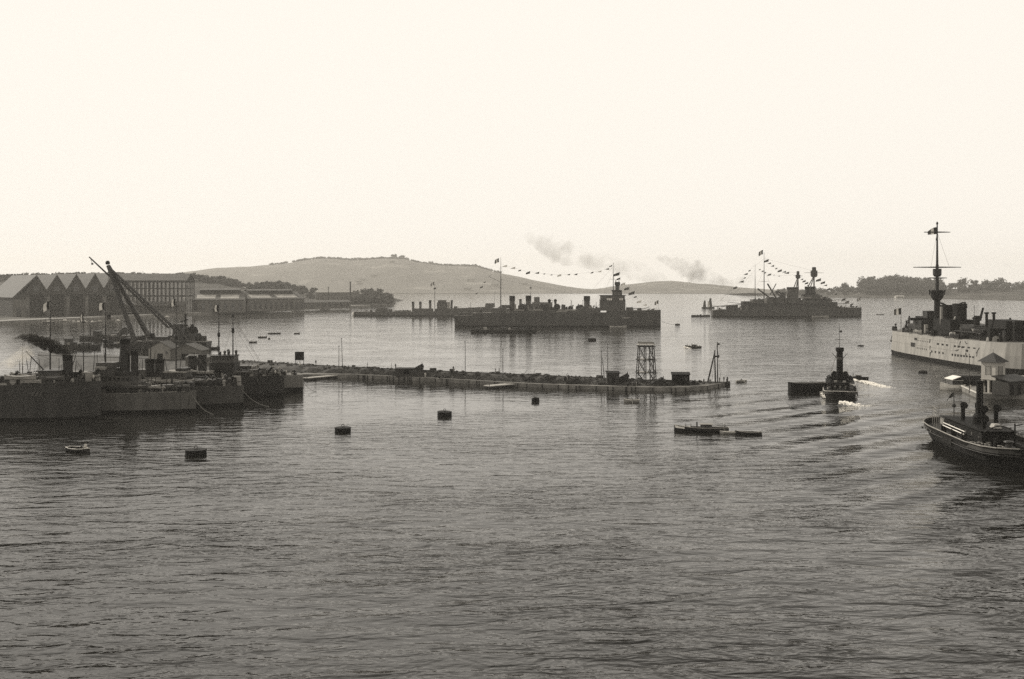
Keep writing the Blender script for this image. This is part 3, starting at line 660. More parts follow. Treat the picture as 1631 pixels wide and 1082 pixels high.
# ------------------------------------------------------------------ the battleship on the right of it
def battleship():
    f = Fr(1253, F * H / (504.3 - HY)); x, z = f.x, f.z
    t = thing('battleship', 'grey battleship with two tripod masts and flag lines near the right shore', 'warship', (f.X, f.Y, 0), R(3))
    B = 12.5; st = []
    for px, hd, hw, py in ((1132.5, .35, .2, 494), (1138, .6, .4, 493.5), (1150, .82, .75, 493), (1165, .95, .92, 493), (1182, 1, 1, 493), (1182.5, 1, 1, 489), (1230, 1, 1, 488), (1262, 1, 1, 487.5),
                           (1290, 1, .98, 487.5), (1315, .92, .86, 488), (1335, .76, .64, 489), (1352, .52, .38, 490), (1365, .26, .16, 490), (1372, .08, .03, 490), (1374.5, .02, .012, 490)):
        st.append((x(px), B * hd, B * hw, z(py)))
    h = hull(st, 'hull', [HULL, BOOT, DECK], t, 1.0)
    ports(h, [x(p) for p in range(1195, 1310, 11)], -B - .02, z(495), .35)
    def block(name, a, b, t0, t1, hb, m=UPPER, top=1.0):
        q = MB(); q.span(x(a), x(b), -hb, hb, z(t1) - .1, z(t0), 0, top); return q.build(name, m, t)
    # awning over the quarterdeck
    q = MB(); q.prism([(x(1137), z(488.5)), (x(1180), z(485)), (x(1180), z(485) + .15), (x(1137), z(488.5) + .15)], -9, 9); q.build('deck_awning', HULL, t)
    for px in range(1138, 1182, 7):
        for s in (-8.8, 8.8): q = MB(); q.cyl((x(px), s, z(493.2)), (x(px), s, z(488.6 - (px - 1137) * .081)), .12, .12, 5); q.build('awning_post', STEEL, t)
    q = MB(); q.prism([(x(1181), z(489.2)), (x(1186), z(486)), (x(1200), z(485.5)), (x(1202), z(483)), (x(1312), z(482.5)), (x(1324), z(484.5)), (x(1333), z(488.9))], -10.5, 10.5); q.build('casemate_deck', HULLD, t); block('superstructure', 1190, 1250, 480.5, 483, 7); block('superstructure', 1196, 1212, 477, 480.5, 5)
    block('superstructure', 1252, 1312, 479, 483, 8); block('superstructure', 1288, 1318, 476, 479, 6, HULLD); block('conning_tower', 1305, 1316, 473, 479, 3.2, HULLD, .9)
    block('superstructure', 1225, 1250, 474, 480.5, 4, HULLD, .9); block('bridge', 1279, 1302, 469, 476, 5.4); block('bridge', 1300, 1308, 470.5, 476, 4.6)
    q = MB(); q.span(x(1277), x(1303), -5.8, 5.8, z(470.2), z(469)); q.build('bridge_roof', HULLD, t)
    q = MB(); q.span(x(1276), x(1288), -8, -5.6, z(475), z(473.6)); q.build('canvas_dodger', CANVAS, t)
    funnel(t, x(1262.5), z(483), z(457.8), 5.6, 3.2, cowl=.1); funnel(t, x(1291), z(480), z(456.8), 5.2, 3.2, m=HULLD, cowl=.14)
    mast(t, x(1216.5), z(483), z(402), .55, 0, yards=((z(448.3), 8),), yang=.9); mast(t, x(1202), z(480), z(421), .4)
    for a, b in (((1216.5, 412), (1297, 432)), ((1216.5, 412), (1202, 424)), ((1202, 430), (1150, 490)), ((1216.5, 430), (1240, 482)), ((1216.5, 430), (1192, 482)), ((1297, 440), (1340, 489)), ((1271, 444), (1255, 480))):
        q = MB(); q.cyl(f.p(*a), f.p(*b), .05, .05, 4); q.build('stay', ROPE, t)
    # heavy boat derricks leaning against the after mast
    for a, b, r in (((1206, 460), (1237, 483), .75), ((1222, 452), (1240, 482), .8), ((1235, 465), (1252, 482), .7), ((1226, 470), (1236, 452), .5), ((1240, 466), (1251, 468), .6)):
        q = MB(); q.cyl(f.p(*a), f.p(*b), r, r * .9, 8); q.build('boat_derrick', HULLD, t)
    block('searchlight_platform', 1243, 1250, 466, 474, 2.6, HULLD); block('searchlight_platform', 1235, 1240, 463.5, 466, 2, HULLD)
    def tripod(px, top, t0, t1, base, spread, w, arms):
        q = MB(); q.cyl(f.p(px, base), f.p(px, t1 - 1), .75, .6, 10); q.cyl(f.p(px - spread, base, -4), f.p(px - .3, t1, -.7), .5, .42, 8); q.cyl(f.p(px - spread, base, 4), f.p(px - .3, t1, .7), .5, .42, 8)
        o = q.build('tripod_mast', STEEL, t)
        q = MB(); k = f.k; zb, zt = z(t1), z(t0); hh = zt - zb; q.lathe((x(px), 0, zb), [(w * .5, -.8), (w * .92, 0), (w, hh * .2), (w, hh), (w * .8, hh)], 14); q.build('fighting_top', HULLD, o)
        q = MB(); q.lathe((x(px), 0, zt), [(w * .6, 0), (w * .62, z(top) - zt - .5), (w * .35, z(top) - zt)], 12); q.build('fire_director', HULLD, o)
        for s in (-1, 1):
            v = Vector((math.cos(.5), math.sin(.5), 0)) * arms * s; q = MB(); c = f.p(px, (t0 + t1) / 2 - 1); q.cyl(c, c + v, .3, .14, 6); q.build('yard', STEEL, o)
    tripod(1271.3, 432, 438, 443, 462, 6, 2.3, 6.5); tripod(1297.3, 425.5, 431, 440.5, 460, 9, 3.3, 14)
    gun(t, x(1164), 0, z(493), 5, 14, -1, 2, 4.4, 5); gun(t, x(1188), 0, z(489), 5, 14, -1, 2, 5.5, 7, HULLD); gun(t, x(1326), 0, z(488.8), 5, 13, 1, 2, 4.6, 3, HULLD); gun(t, x(1312), 0, z(483), 4.6, 13, 1, 2, 4.4, 3, HULLD); gun(t, x(1242), 0, z(483), 4.6, 12, -1, 2, 4.6, 4)
    for px in (1215, 1232, 1262, 1280, 1298):
        q = MB(); q.cyl((x(px), -10.4, z(486)), (x(px) + 3.5, -14.5, z(485.6)), .24, .16, 7); q.build('casemate_gun', UPPER, t)
    for px, y in ((1207, -6), (1219, -7), (1228, 5), (1268, -7.5), (1277, 7)): ship_boat(t, x(px), y, z(480.5), 11, 3, UPPER)
    for px in (1200, 1222, 1256, 1284): vent(t, x(px), -4, z(483), 4, .6)
    clutter(t, f, 1204, 1320, 483, 8, 60, 6.5, 21); clutter(t, f, 1184, 1204, 486, 8, 10, 3.5, 24); clutter(t, f, 1288, 1318, 476, 5, 12, 3.2, 25); clutter(t, f, 1140, 1180, 493, 7, 10, 2.0, 26); clutter(t, f, 1330, 1366, 489.6, 3.5, 8, 2.2, 22); clutter(t, f, 1196, 1250, 480.5, 5, 12, 3.5, 23)
    rail(t, [(x(1318), -11.4, z(488)), (x(1352), -6.4, z(490)), (x(1373), -.6, z(490))], 1.2, 3, .05); rail(t, [(x(1136), -7, z(493.6)), (x(1181), -12.4, z(493))], 1.2, 3, .05)
    ensign(t, x(1215), 0, z(398.5), 4.6, 4.2, -1); ensign(t, x(1373), 0, z(473.5), 3.4, 3.2, -1, z(490), kind='jack')
    P = lambda *l: [f.p(a, b) for a, b in l]
    for i, l in enumerate((P((1217, 408), (1220, 414), (1225, 419), (1230, 423), (1235, 427), (1241.5, 430), (1248, 432.5), (1254, 434), (1262, 434.5), (1270, 433.5)),
                           P((1202, 424), (1209, 429), (1214, 431.5), (1219, 434), (1225, 436.5), (1232, 438), (1241, 439.5), (1251, 439), (1264, 438)),
                           P((1201, 423), (1194, 430.5), (1188, 436), (1184, 442), (1179, 448), (1169, 457), (1157, 468), (1146, 478)),
                           P((1273, 440), (1278, 444.5), (1282, 447), (1285, 450), (1288, 454)),
                           P((1300, 440), (1306, 444.5), (1310.5, 449), (1315.5, 454), (1320, 459.5), (1332, 468), (1345, 476), (1352, 480), (1359, 484), (1366, 487.5)))):
        keep = {0: l[1:8], 1: l[1:7], 2: l[1:6], 3: l[1:], 4: l[1:]}[i]
        dressing(t, l, keep, 3.6 if i in (0, 2, 4) else 2.6, .04, 30 + i)
    q = MB(); q.cyl(f.p(1145, 479), f.p(1180, 478), .08, .08, 4); q.cyl(f.p(1145, 480), f.p(1167, 457), .08, .08, 4); q.build('stay', ROPE, t)
battleship()

# ------------------------------------------------------------------ destroyers far off
def destroyer_far():
    f = Fr(670, F * H / (503 - HY)); x, z = f.x, f.z
    t = thing('destroyer', 'low pale grey destroyer with three thin funnels left of the cruiser', 'warship', (f.X, f.Y, 0), R(2))
    B = 5.0; st = []
    for px, hd, hw, py in ((564, .3, .15, 497), (567, .6, .4, 496.5), (580, .9, .85, 496.5), (620, 1, 1, 496.3), (676, 1, 1, 496.2), (692, 1, .96, 496.2), (692.5, 1, .95, 492), (720, .9, .8, 491.5), (748, .6, .45, 490.5), (765, .25, .12, 489.5), (772, .03, .015, 489)):
        st.append((x(px), B * hd, B * hw, z(py)))
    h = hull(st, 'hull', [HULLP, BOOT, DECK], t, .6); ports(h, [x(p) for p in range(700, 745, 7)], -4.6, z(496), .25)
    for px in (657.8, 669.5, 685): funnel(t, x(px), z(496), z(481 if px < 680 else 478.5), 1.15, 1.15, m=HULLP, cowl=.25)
    q = MB(); q.span(x(696), x(712), -3.6, 3.6, z(492), z(482)); b = q.build('bridge', UPPER, t)
    q = MB(); q.span(x(697.5), x(711), -4.2, 4.2, z(482), z(478.2), 0, .95); q.build('wheelhouse', UPPER, t)
    q = MB(); q.span(x(712.5), x(716.5), -4, 4, z(493), z(481)); q.build('canvas_screen', OFFW, t)
    q = MB(); q.cyl(f.p(719, 492), f.p(719.5, 478), 1.2, 1.0, 10); q.build('ventilator_trunk', HULLD, t)
    mast(t, x(692.5), z(496), z(449), .35, 0, tops=((z(461), z(458.5), 1.2),))
    ensign(t, x(691.5), 0, z(449.5), 3.6, 3, -1)
    for px, fc in ((610, -1), (622, -1), (726, 1)): gun(t, x(px), 0, z(496 if px < 700 else 491.5), 1.6, 4.5, fc, 1, 2.2, 5, HULLP)
    q = MB(); q.span(x(600), x(618), -3, 3, z(496), z(489.5), 0, .9); q.build('after_deckhouse', HULLP, t); q = MB(); q.span(x(658), x(690), -3, 3, z(496.2), z(491.5)); q.build('midship_deckhouse', HULLP, t)
    for px in (634, 642, 650): ship_boat(t, x(px), -3.5, z(496), 6, 1.8, HULLP)
    clutter(t, f, 572, 700, 496.3, 3.6, 22, 2.2, 41, HULLP); rail(t, [(x(566), -3, z(496.5)), (x(600), -4.8, z(496.4)), (x(690), -4.9, z(496.2))], 1.1, 3, .05)
    q = MB(); q.cyl((x(564.5), 0, z(497)), (x(565.5), 0, z(488)), .12, .08, 6); q.build('flagstaff', STEEL, t)
    q = MB(); q.ball((x(563.5), 0, z(500)), (1.2, 1.6, 1.8), 8); q.build('stern_fender', WHITE, t)
destroyer_far()
def destroyer_behind():
    f = Fr(835, F * H / (500 - HY)); x, z = f.x, f.z
    t = thing('destroyer', 'pale destroyer mostly hidden behind the middle cruiser', 'warship', (f.X, f.Y + 12, 0), R(3))
    B = 5.0; st = []
    for px, hd, hw, py in ((745, .05, .02, 490), (755, .35, .2, 490.5), (770, .7, .6, 489.5), (785, .95, .9, 489), (786, .95, .9, 492), (870, 1, 1, 492.5), (905, .85, .8, 493), (920, .5, .3, 493.3), (924, .2, .1, 493.5)):
        st.append((x(px), B * hd, B * hw, z(py)))
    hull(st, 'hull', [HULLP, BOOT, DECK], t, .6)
    q = MB(); q.span(x(772), x(788), -3.6, 3.6, z(489.5), z(483.5), 0, .9); q.build('bridge', HULLP, t)
    for px in (829, 853): funnel(t, x(px), z(492.5), z(477), 1.3, 1.3, m=HULLP)
    q = MB(); q.span(x(848), x(880), -3.4, 3.4, z(492.5), z(482)); q.build('midship_deckhouse', HULLP, t); q = MB(); q.span(x(851), x(860), -3, 3, z(482), z(473.5), 0, .9); q.build('after_control', HULLP, t)
    mast(t, x(845.5), z(492), z(452), .32, 0, tops=((z(460), z(457.5), 1.1),), m=HULLP); mast(t, x(787), z(489), z(464), .2, m=HULLP)
    clutter(t, f, 780, 910, 492, 3.4, 16, 2.6, 43, HULLP)
destroyer_behind()

# ------------------------------------------------------------------ the old white cruiser moored at the right, pointing away
def old_cruiser():
    TIP, X0, Ln, B = 474.0, 182.0, 118.0, 10.6
    t = thing('old_cruiser', 'old white hulled cruiser with one tall military mast at the right edge', 'warship', (X0, TIP - Ln / 2, 0), R(90))
    # local x runs away from the viewer: the far end at +Ln/2; local +y is world -x, the side in view
    L2 = Ln / 2; Yx = lambda Y: Y - (TIP - L2); k = lambda Y: Y / F
    Z = lambda py, Y: H - (py - HY) * Y / F
    yo = lambda px, Y: X0 - (px - CX) * Y / F
    st = []
    for d, hd, hw in ((0, .03, .02), (1.5, .2, .16), (5, .42, .44), (12, .64, .72), (22, .80, .9), (36, .88, .99), (60, .9, 1.0), (85, .86, .97), (103, .66, .8), (113, .4, .5), (118, .12, .15)):
        st.append((L2 - d, B * hd, B * hw, 10.3 if d < 30 else 10.6))
    h = hull(st, 'hull', [STREAK, BOOT, DECK], t, 1.7, .0)
    fr = lambda zz: .45 * (zz - 1.7) / 4.35 if zz < 6.05 else .45 + .55 * (zz - 6.05) / 4.35
    hb = lambda xx, zz: (lambda d: interp([(a, B * (c + (b - c) * fr(zz))) for a, b, c in ((0, .03, .02), (1.5, .2, .16), (5, .42, .44), (12, .64, .72), (22, .80, .9), (36, .88, .99), (60, .9, 1.0), (85, .86, .97), (103, .66, .8))], d))(L2 - xx)
    def row(ps, zz, w, hh, name='hull_window'):
        for px, ww in ps:
            Y = 420.0
            for _ in range(12): Y = (X0 - hb(Yx(Y), zz)) * F / (px - CX)
            X = Yx(Y); q = MB(); y = hb(X, zz); sl = (hb(X + .5, zz) - hb(X - .5, zz))
            q.box((X, y - .02, zz), (ww, .16, hh), math.atan(sl)); q.build(name, GLASS, h)
    row([(1461 + i * 2.7, .5) for i in range(8)], 7.9, .5, .55, 'porthole'); row([(1494, 1.9), (1501.5, 1.9), (1508.5, 1.9), (1521, 1.8), (1527, 1.6), (1534, 1.9), (1543, 1.6), (1552, 1.6)], 7.5, 1, 1.0)
    row([(1461 + i * 2.9, .6) for i in range(6)], 4.7, .6, .7, 'porthole'); row([(1484, 1.3), (1490, 1.3), (1496, 1.3), (1502, 1.3), (1517, 1.3), (1521.5, 1.3), (1526, 1.3), (1531, 1.3), (1535.5, 1.3), (1540, 1.3), (1545, 1.3), (1550, 1.3)], 4.2, 1, 1.0)
    for px, zz, w2, h2 in ((1454, 5.4, 4.5, 2.6), (1458.5, 8.2, 2.6, 1.3), (1540, 6.3, 1.6, 1.2)): row([(px, w2)], zz, 1, h2, 'gun_port')
    for i in range(3): row([(1481.5 - .2 * i, .55)], 2.6 + 2.6 * i, 1, 2.6, 'rubbing_post')
    for zz in (5.9, 9.0):                                      # plate strakes along the side in view
        q = MB(); q.tube([(L2 - d, hb(L2 - d, zz) + .03, zz) for d in (1.5, 5, 12, 22, 36, 60, 85)], .07, 5); q.build('rubbing_strake', CANVAS, h)
    X = L2 - 9; q = MB(); q.cyl((X, hb(X, 7.4) - .2, 7.4), (X, hb(X, 7.4) + .25, 7.3), .5, .4, 10); o = q.build('hawse_pipe', STEEL, h)
    q = MB(); q.cyl((X, hb(X, 5.6) + .35, 7.1), (X, hb(X, 5.6) + .4, 5.2), .14, .14, 6); q.tube([(X - .9, hb(X, 5.6) + .4, 5.9), (X - .5, hb(X, 5.6) + .4, 5.3), (X, hb(X, 5.6) + .4, 5.1), (X + .5, hb(X, 5.6) + .4, 5.3), (X + .9, hb(X, 5.6) + .4, 5.9)], .14, 6); q.build('anchor', STEEL, h)
    # forward deck
    def blk(name, Ya, Yb, ya, yb, z0, z1, m=UPPER, top=1.0):
        q = MB(); q.span(Yx(Ya), Yx(Yb), ya, yb, z0, z1, 0, top); return q.build(name, m, t)
    ZD = 10.4
    blk('deck_house', 442, 452, -4, 4, ZD, 14.2, HULLD); blk('conning_tower', 440, 447, -2.5, 2.5, 14.2, 17.6, BLACK); blk('bridge', 432, 441, -6, 6, ZD, 16.0, HULLD); blk('bridge_wing', 437, 440, -8.5, 8.5, 16.0, 17.1, BLACK)
    blk('chart_house', 433, 438, -3, 3, 17.1, 20.2, HULLD)
    o = mast(t, Yx(430), 10, 58.5, .95, 0, m=HULLD, yards=((Z(427, 430) + .3, 10.2), (Z(370, 430), 5.6), (Z(443, 430), 4.2)), tops=((Z(441, 430), Z(428.5, 430), 1.75),))
    q = MB(); q.lathe((Yx(430), 0, Z(473, 430)), [(1.4, -1.6), (2.6, 0), (2.7, 2.6), (2.2, 2.9)], 14); q.build('searchlight_platform', BLACK, o)
    for a in range(6):
        q = MB(); c = Vector((Yx(430) + 3 * math.cos(a * 1.047), 3 * math.sin(a * 1.047), Z(470, 430))); q.cyl(c, c + Vector((0, 0, 1.7)), .2, .2, 6); q.ball(c + Vector((0, 0, 1.8)), .42, 6); q.build('searchlight', BLACK, o)
    q = MB(); q.cyl((Yx(430), 0, 10), (Yx(430), 0, Z(470, 430)), 1.35, 1.2, 12); q.build('mast_trunk', BLACK, t)
    q = MB(); q.ball((Yx(430), 0, 57.8), (.5, .5, .7), 8); q.ball((Yx(430), .2, Z(381, 430)), (.45, .45, .8), 8); q.build('masthead_lantern', STEEL, o)
    for yy in (-4, 4): q = MB(); q.cyl((Yx(430), 0, Z(370, 430)), (Yx(430) - 3, yy, Z(427, 430)), .04, .04, 4); q.build('stay', ROPE, o)
    # funnels side by side with white vent trunks and a boat crane
    funnel(t, Yx(414), ZD, Z(486.5, 414), 3.2, 2.35, y=yo(1508.5, 414), m=BLACK, cowl=.12); funnel(t, Yx(407), ZD, Z(484.5, 407), 3.4, 2.5, y=yo(1528.5, 407), m=BLACK, cowl=.12); blk('funnel_casing', 402, 419, yo(1540, 410), yo(1500, 410), ZD, 17.5, BLACK, .96)
    q = MB(); q.span(Yx(403), Yx(416), -8.5, 3.5, 15.2, 15.9); q.build('flying_deck', CANVAS, t)
    for px, tp in ((1499.5, 489), (1516.8, 489)):
        Y = 412; q = MB(); y = yo(px, Y); q.cyl((Yx(Y), y, ZD), (Yx(Y), y, Z(tp, Y)), .62, .58, 12); q.build('ventilator_trunk', OFFW, t)
    q = MB(); pts = []
    for i in range(9):
        px = 1498 + (1538 - 1498) * i / 8; pts.append((Yx(411.5), yo(px, 411.5), Z(486 + 3.5 * math.sin(i / 8 * 6.283 * 1.0 - 1.2) , 411.5)))
    q.tube(pts, .4, 6); q.build('awning_ridge', BLACK, t)
    q = MB(); a = Vector((Yx(406), yo(1519, 406), ZD)); b = Vector((Yx(406), yo(1520.5, 406), Z(508, 406))); c = Vector((Yx(406), yo(1535, 406), Z(484, 406))); q.tube([a, b, c], .42, 8); q.build('boat_crane', OFFW, t)
    q = MB(); q.prismx([(yo(1519, 409), Z(486.5, 409)), (yo(1533, 409), Z(484.5, 409)), (yo(1533, 409), Z(485.5, 409)), (yo(1519, 409), Z(488, 409))], Yx(407), Yx(410)); q.build('canvas_cover', OFFW, t)
    # gun shields and covered boats along the rail
    for px, py, Y, r in ((1462, 530, 440, 1.9), (1486, 536, 420, 1.8), (1517.5, 538, 402, 1.8), (1583, 545, 374, 2.6)):
        y = yo(px, Y); zb = Z(py, Y); q = MB(); q.lathe((Yx(Y), y, zb - .2), [(r * 1.05, 0), (r, r * .7), (r * .62, r * 1.25), (r * .1, r * 1.5)], 14); o2 = q.build('gun_shield', OFFW, t)
        q = MB(); q.cyl((Yx(Y), y + r * .5, zb + r * .6), (Yx(Y) + 1, y + r * .5 + 3.6, zb + r * .75), .18, .12, 7); q.build('gun_barrel', STEEL, o2)
        q = MB(); q.cyl((Yx(Y), y, 9.6), (Yx(Y), y, zb - .2), r * .9, r * .9, 12); q.build('gun_pedestal', HULLD, o2)
    for px, Y in ((1475, 428), (1507, 408)):
        y = yo(px, Y); q = MB(); q.cyl((Yx(Y), y, 9.5), (Yx(Y), y, 14.6), .85, .8, 10); q.build('ventilator_trunk', CANVAS, t)
    blk('after_house', 388, 401, -7, 3.5, ZD, 15.8, HULLD); blk('after_house', 372, 387, -9, 5, ZD, 15.4, BLACK); blk('turret_house', 368, 384, -8, 1, 15.4, 18.4, BLACK, .88)
    y = yo(1552, 396); q = MB(); q.cyl((Yx(394), y, 14), (Yx(394), y, 19.4), 1.2, 1.1, 10); q.build('crane_post', BLACK, t)
    q = MB(); q.cyl((Yx(394), y - 1.2, 17.5), (Yx(394), yo(1566, 394), Z(490.5, 394)), .55, .4, 8); q.build('crane_jib', BLACK, t)
    q = MB(); q.cyl((Yx(394), y + 1, 15), (Yx(394), y + 1, Z(486, 394)), .12, .08, 5); q.build('pole', STEEL, t)
    for px in (1571.5, 1583):
        y = yo(px, 380); q = MB(); q.cyl((Yx(380), y, 14), (Yx(380), y, Z(500, 380)), .5, .5, 9); q.cyl((Yx(380), y, Z(500, 380)), (Yx(380), y, Z(497.5, 380)), .85, .85, 10); q.build('galley_pipe', BLACK, t)
    blk('boat_skid', 376, 399, 1.0, 6.5, 13.2, 13.6, HULLD); rd = random.Random(5)
    for i, (Y, y) in enumerate(((392, 5), (384, 4.4), (398, 3), (379, 6), (404, 5.4))): ship_boat(t, Yx(Y), y, 13.5 if Y < 400 else 11.2, 8, 2.2, [HULLD, CANVAS, UPPER][i % 3])
    for i in range(120):
        Y = rd.uniform(366, 466); X = Yx(Y); y = rd.uniform(-1, .86) * hb(X, 10) ; hh = rd.uniform(.6, 2.4 if y > 2 else 4.6); q = MB(); kk = rd.random()
        if kk < .5: q.box((X, y, ZD + hh / 2), (rd.uniform(.8, 2.5), rd.uniform(.6, 2), hh), rd.uniform(0, 1), 0, .9)
        elif kk < .75: q.cyl((X, y, ZD), (X, y, ZD + hh * 1.8), .3, .26, 8); q.ball((X + .2, y, ZD + hh * 1.8), .5, 8)
        else: q.cyl((X, y, ZD), (X + rd.uniform(-2, 2), y + rd.uniform(-1, 1), ZD + hh * 2), .12, .1, 5)
        q.build('deck_gear' if kk < .5 else 'cowl' if kk < .75 else 'strut', rd.choice([BLACK, BLACK, HULLD, STEEL]), t)
    for Yd, ln in ((436, 6), (425, 7), (413, 8), (400, 8), (391, 8)):
        X = Yx(Yd); yb = hb(X, 10) - .3
        for s in (-.34, .34): q = MB(); q.tube([(X + s * ln, yb, 10.2), (X + s * ln, yb + .3, 13.0), (X + s * ln, yb + 1.3, 13.6)], .13, 6); q.build('davit', BLACK, t)
        ship_boat(t, X, yb + .9, 11.2, ln, 2.0, rd.choice([HULLD, CANVAS, BLACK]))
    for i in range(7):
        px = rd.uniform(1525, 1562); zz = rd.uniform(5.5, 10); Y = 390.0
        for _ in range(12): Y = (X0 - hb(Yx(Y), zz)) * F / (px - CX)
        X = Yx(Y); y = hb(X, zz); q = MB(); q.cyl((X, y + .1, zz), (X + rd.uniform(-2, 2), y + rd.uniform(.2, 1.2), zz + rd.uniform(-2.2, 1.5)), .12, .1, 5); q.build('side_fitting', rd.choice([BLACK, STEEL]), t)
    pts = [(L2 - d, B * q_ - .1, 10.4) for d, q_ in ((1.5, .2), (5, .42), (12, .64), (22, .8), (36, .88), (60, .9), (85, .86))]; rail(t, pts, 1.1, 2, .05)
    q = MB(); q.cyl((L2 - 4, 0, 10.3), (L2 - 4, 0, Z(490, 470)), .13, .09, 6); q.build('flagstaff', STEEL, t)
    for xx, y, zz, w, hh, nme in ((L2 - 4, 0, Z(491, 470), 3.2, 3.0, 'jack'), (Yx(430), 0, Z(362, 430), 4.0, 3.0, 'ensign')):
        q = MB(); rows = []
        for i in range(10):
            s = i / 9; rows.append([(xx + .2 * math.sin(6 * s), y + .1 + s * w, zz - .4 * s * s * hh * (1.6 if nme == 'ensign' else .6)), (xx, y + .1 + s * w, zz - hh * (.5 + .3 * s)), (xx - .2, y + .1 + s * w, zz - hh * (1 + .1 * s))])
        for a, b, mi in ((0, 3, 0), (3, 6, 1), (6, 9, 2)): q.loft(rows[a:b + 1], m=mi)
        q.build(nme, [FLAGD, FLAGW, FLAGM], t, normals=False)
old_cruiser()

# ------------------------------------------------------------------ people
def make_body(pose='stand'):
    """one continuous skinned figure, facing +x, feet at z = 0 (or the seat at z = 0.42 when sitting)"""
    V, E, Rr = [], [], []
    def v(p, r, par=None):
        V.append(p); Rr.append(r)
        if par is not None: E.append((par, len(V) - 1))
        return len(V) - 1
    sit = pose != 'stand'
    hz = .5 if sit else .92
    lean = .16 if pose == 'row' else 0.0
    pel = v((0, 0, hz), .135); wst = v((lean * .3, 0, hz + .2), .125, pel); ch = v((lean * .8, 0, hz + .42), .15, wst); nk = v((lean, 0, hz + .56), .06, ch)
    hd = v((lean + .02, 0, hz + .67), .092, nk); top = v((lean + .015, 0, hz + .79), .085, hd); v((lean + .12, 0, hz + .70), .016, hd)
    for s in (-1, 1):
        v((lean + .01, s * .095, hz + .70), .018, hd)
        hip = v((.0, s * .1, hz - .06), .1, pel)
        if sit: kn = v((.44, s * .13, hz + .02), .068, hip); an = v((.5, s * .13, hz - .4), .046, kn); v((.66, s * .14, hz - .44), .042, an)
        else: kn = v((.03, s * .11, .5), .068, hip); an = v((-.01, s * .12, .09), .046, kn); v((.16, s * .14, .045), .042, an)
        sh = v((lean * .85, s * .2, hz + .46), .068, ch)
        if pose == 'row': el = v((lean + .24, s * .27, hz + .26), .046, sh); wr = v((lean + .46, s * .2, hz + .3), .034, el); d = Vector((1, 0, -.15))
        elif pose == 'sit': el = v((lean + .06, s * .27, hz + .2), .046, sh); wr = v((lean + .28, s * .18, hz + .1), .034, el); d = Vector((1, -s * .25, -.2))
        else: el = v((-.03, s * .27, hz + .2), .046, sh); wr = v((.05, s * .28, hz - .05), .034, el); d = Vector((.2, 0, -1))
        d.normalize(); w = Vector(V[wr]); pm = v(tuple(w + d * .07), .034, wr); side = Vector((0, 1, 0)) if abs(d.x) > .5 else Vector((1, 0, 0))
        curl = Vector((0, -s, 0)) if abs(d.z) > .5 else Vector((0, 0, -1))
        for k in range(4):
            o = side * ((k - 1.5) * .021); ln = (.062, .072, .068, .054)[k]
            a = v(tuple(w + d * .11 + o), .0095, pm); b = v(tuple(w + d * (.11 + ln * .6) + o + curl * .012), .009, a); v(tuple(w + d * (.11 + ln) + o + curl * .04), .0082, b)
        th = v(tuple(w + d * .06 + side * .05), .011, pm); v(tuple(w + d * .1 + side * .062 + curl * .02), .0095, th)
    me = D.meshes.new('body_skeleton'); me.from_pydata(V, E, []); ob = D.objects.new('body_skeleton', me); C.objects.link(ob)
    sk = ob.modifiers.new('skin', 'SKIN'); sk.use_smooth_shade = True
    for i, r in enumerate(Rr): me.skin_vertices[0].data[i].radius = (r, r * (1.25 if i in (1, 2) else 1))
    me.skin_vertices[0].data[0].use_root = True
    ob.modifiers.new('sub', 'SUBSURF').render_levels = 1; ob.modifiers['sub'].levels = 1
    dg = bpy.context.evaluated_depsgraph_get(); dg.update()
    m2 = D.meshes.new_from_object(ob.evaluated_get(dg)); D.objects.remove(ob)
    m2.name = 'person'; m2['hz'] = hz
    return m2
def dress_body(src, coat, legs):
    m = src.copy(); m.materials.clear(); hz = src['hz']
    for x in (SKIN, coat, legs, BLACK): m.materials.append(x)
    for p in m.polygons:
        c = p.center; z = c.z - hz
        if z > .72: k = 3                                   # cap
        elif z > .57: k = 0 if c.x > -.03 else 3
        elif abs(c.y) > .165 and ((hz > .9 and z < 0.0) or (hz < .9 and c.x > .3 and z > .02)): k = 0
        elif z > 0.0: k = 1
        elif (hz > .9 and c.z < .1) or (hz < .9 and z < -.37): k = 3
        else: k = 2
        p.material_index = k
    return m
BODIES = {p: make_body(p) for p in ('stand', 'sit', 'row')}
OUTFIT = {}
def person(p, rz, label, pose='stand', look='dark', group=None):
    key = (pose, look)
    if key not in OUTFIT:
        OUTFIT[key] = dress_body(BODIES[pose], *{'dark': (CLOTHD, CLOTHD), 'white': (CLOTHW, CLOTHW), 'mixed': (CLOTHW, CLOTHD), 'blue': (CLOTHM, CLOTHD)}[look])
    o = D.objects.new('person', OUTFIT[key]); C.objects.link(o); o.location = p; o.rotation_euler = (0, 0, rz)
    return tag(o, label, 'person', group)

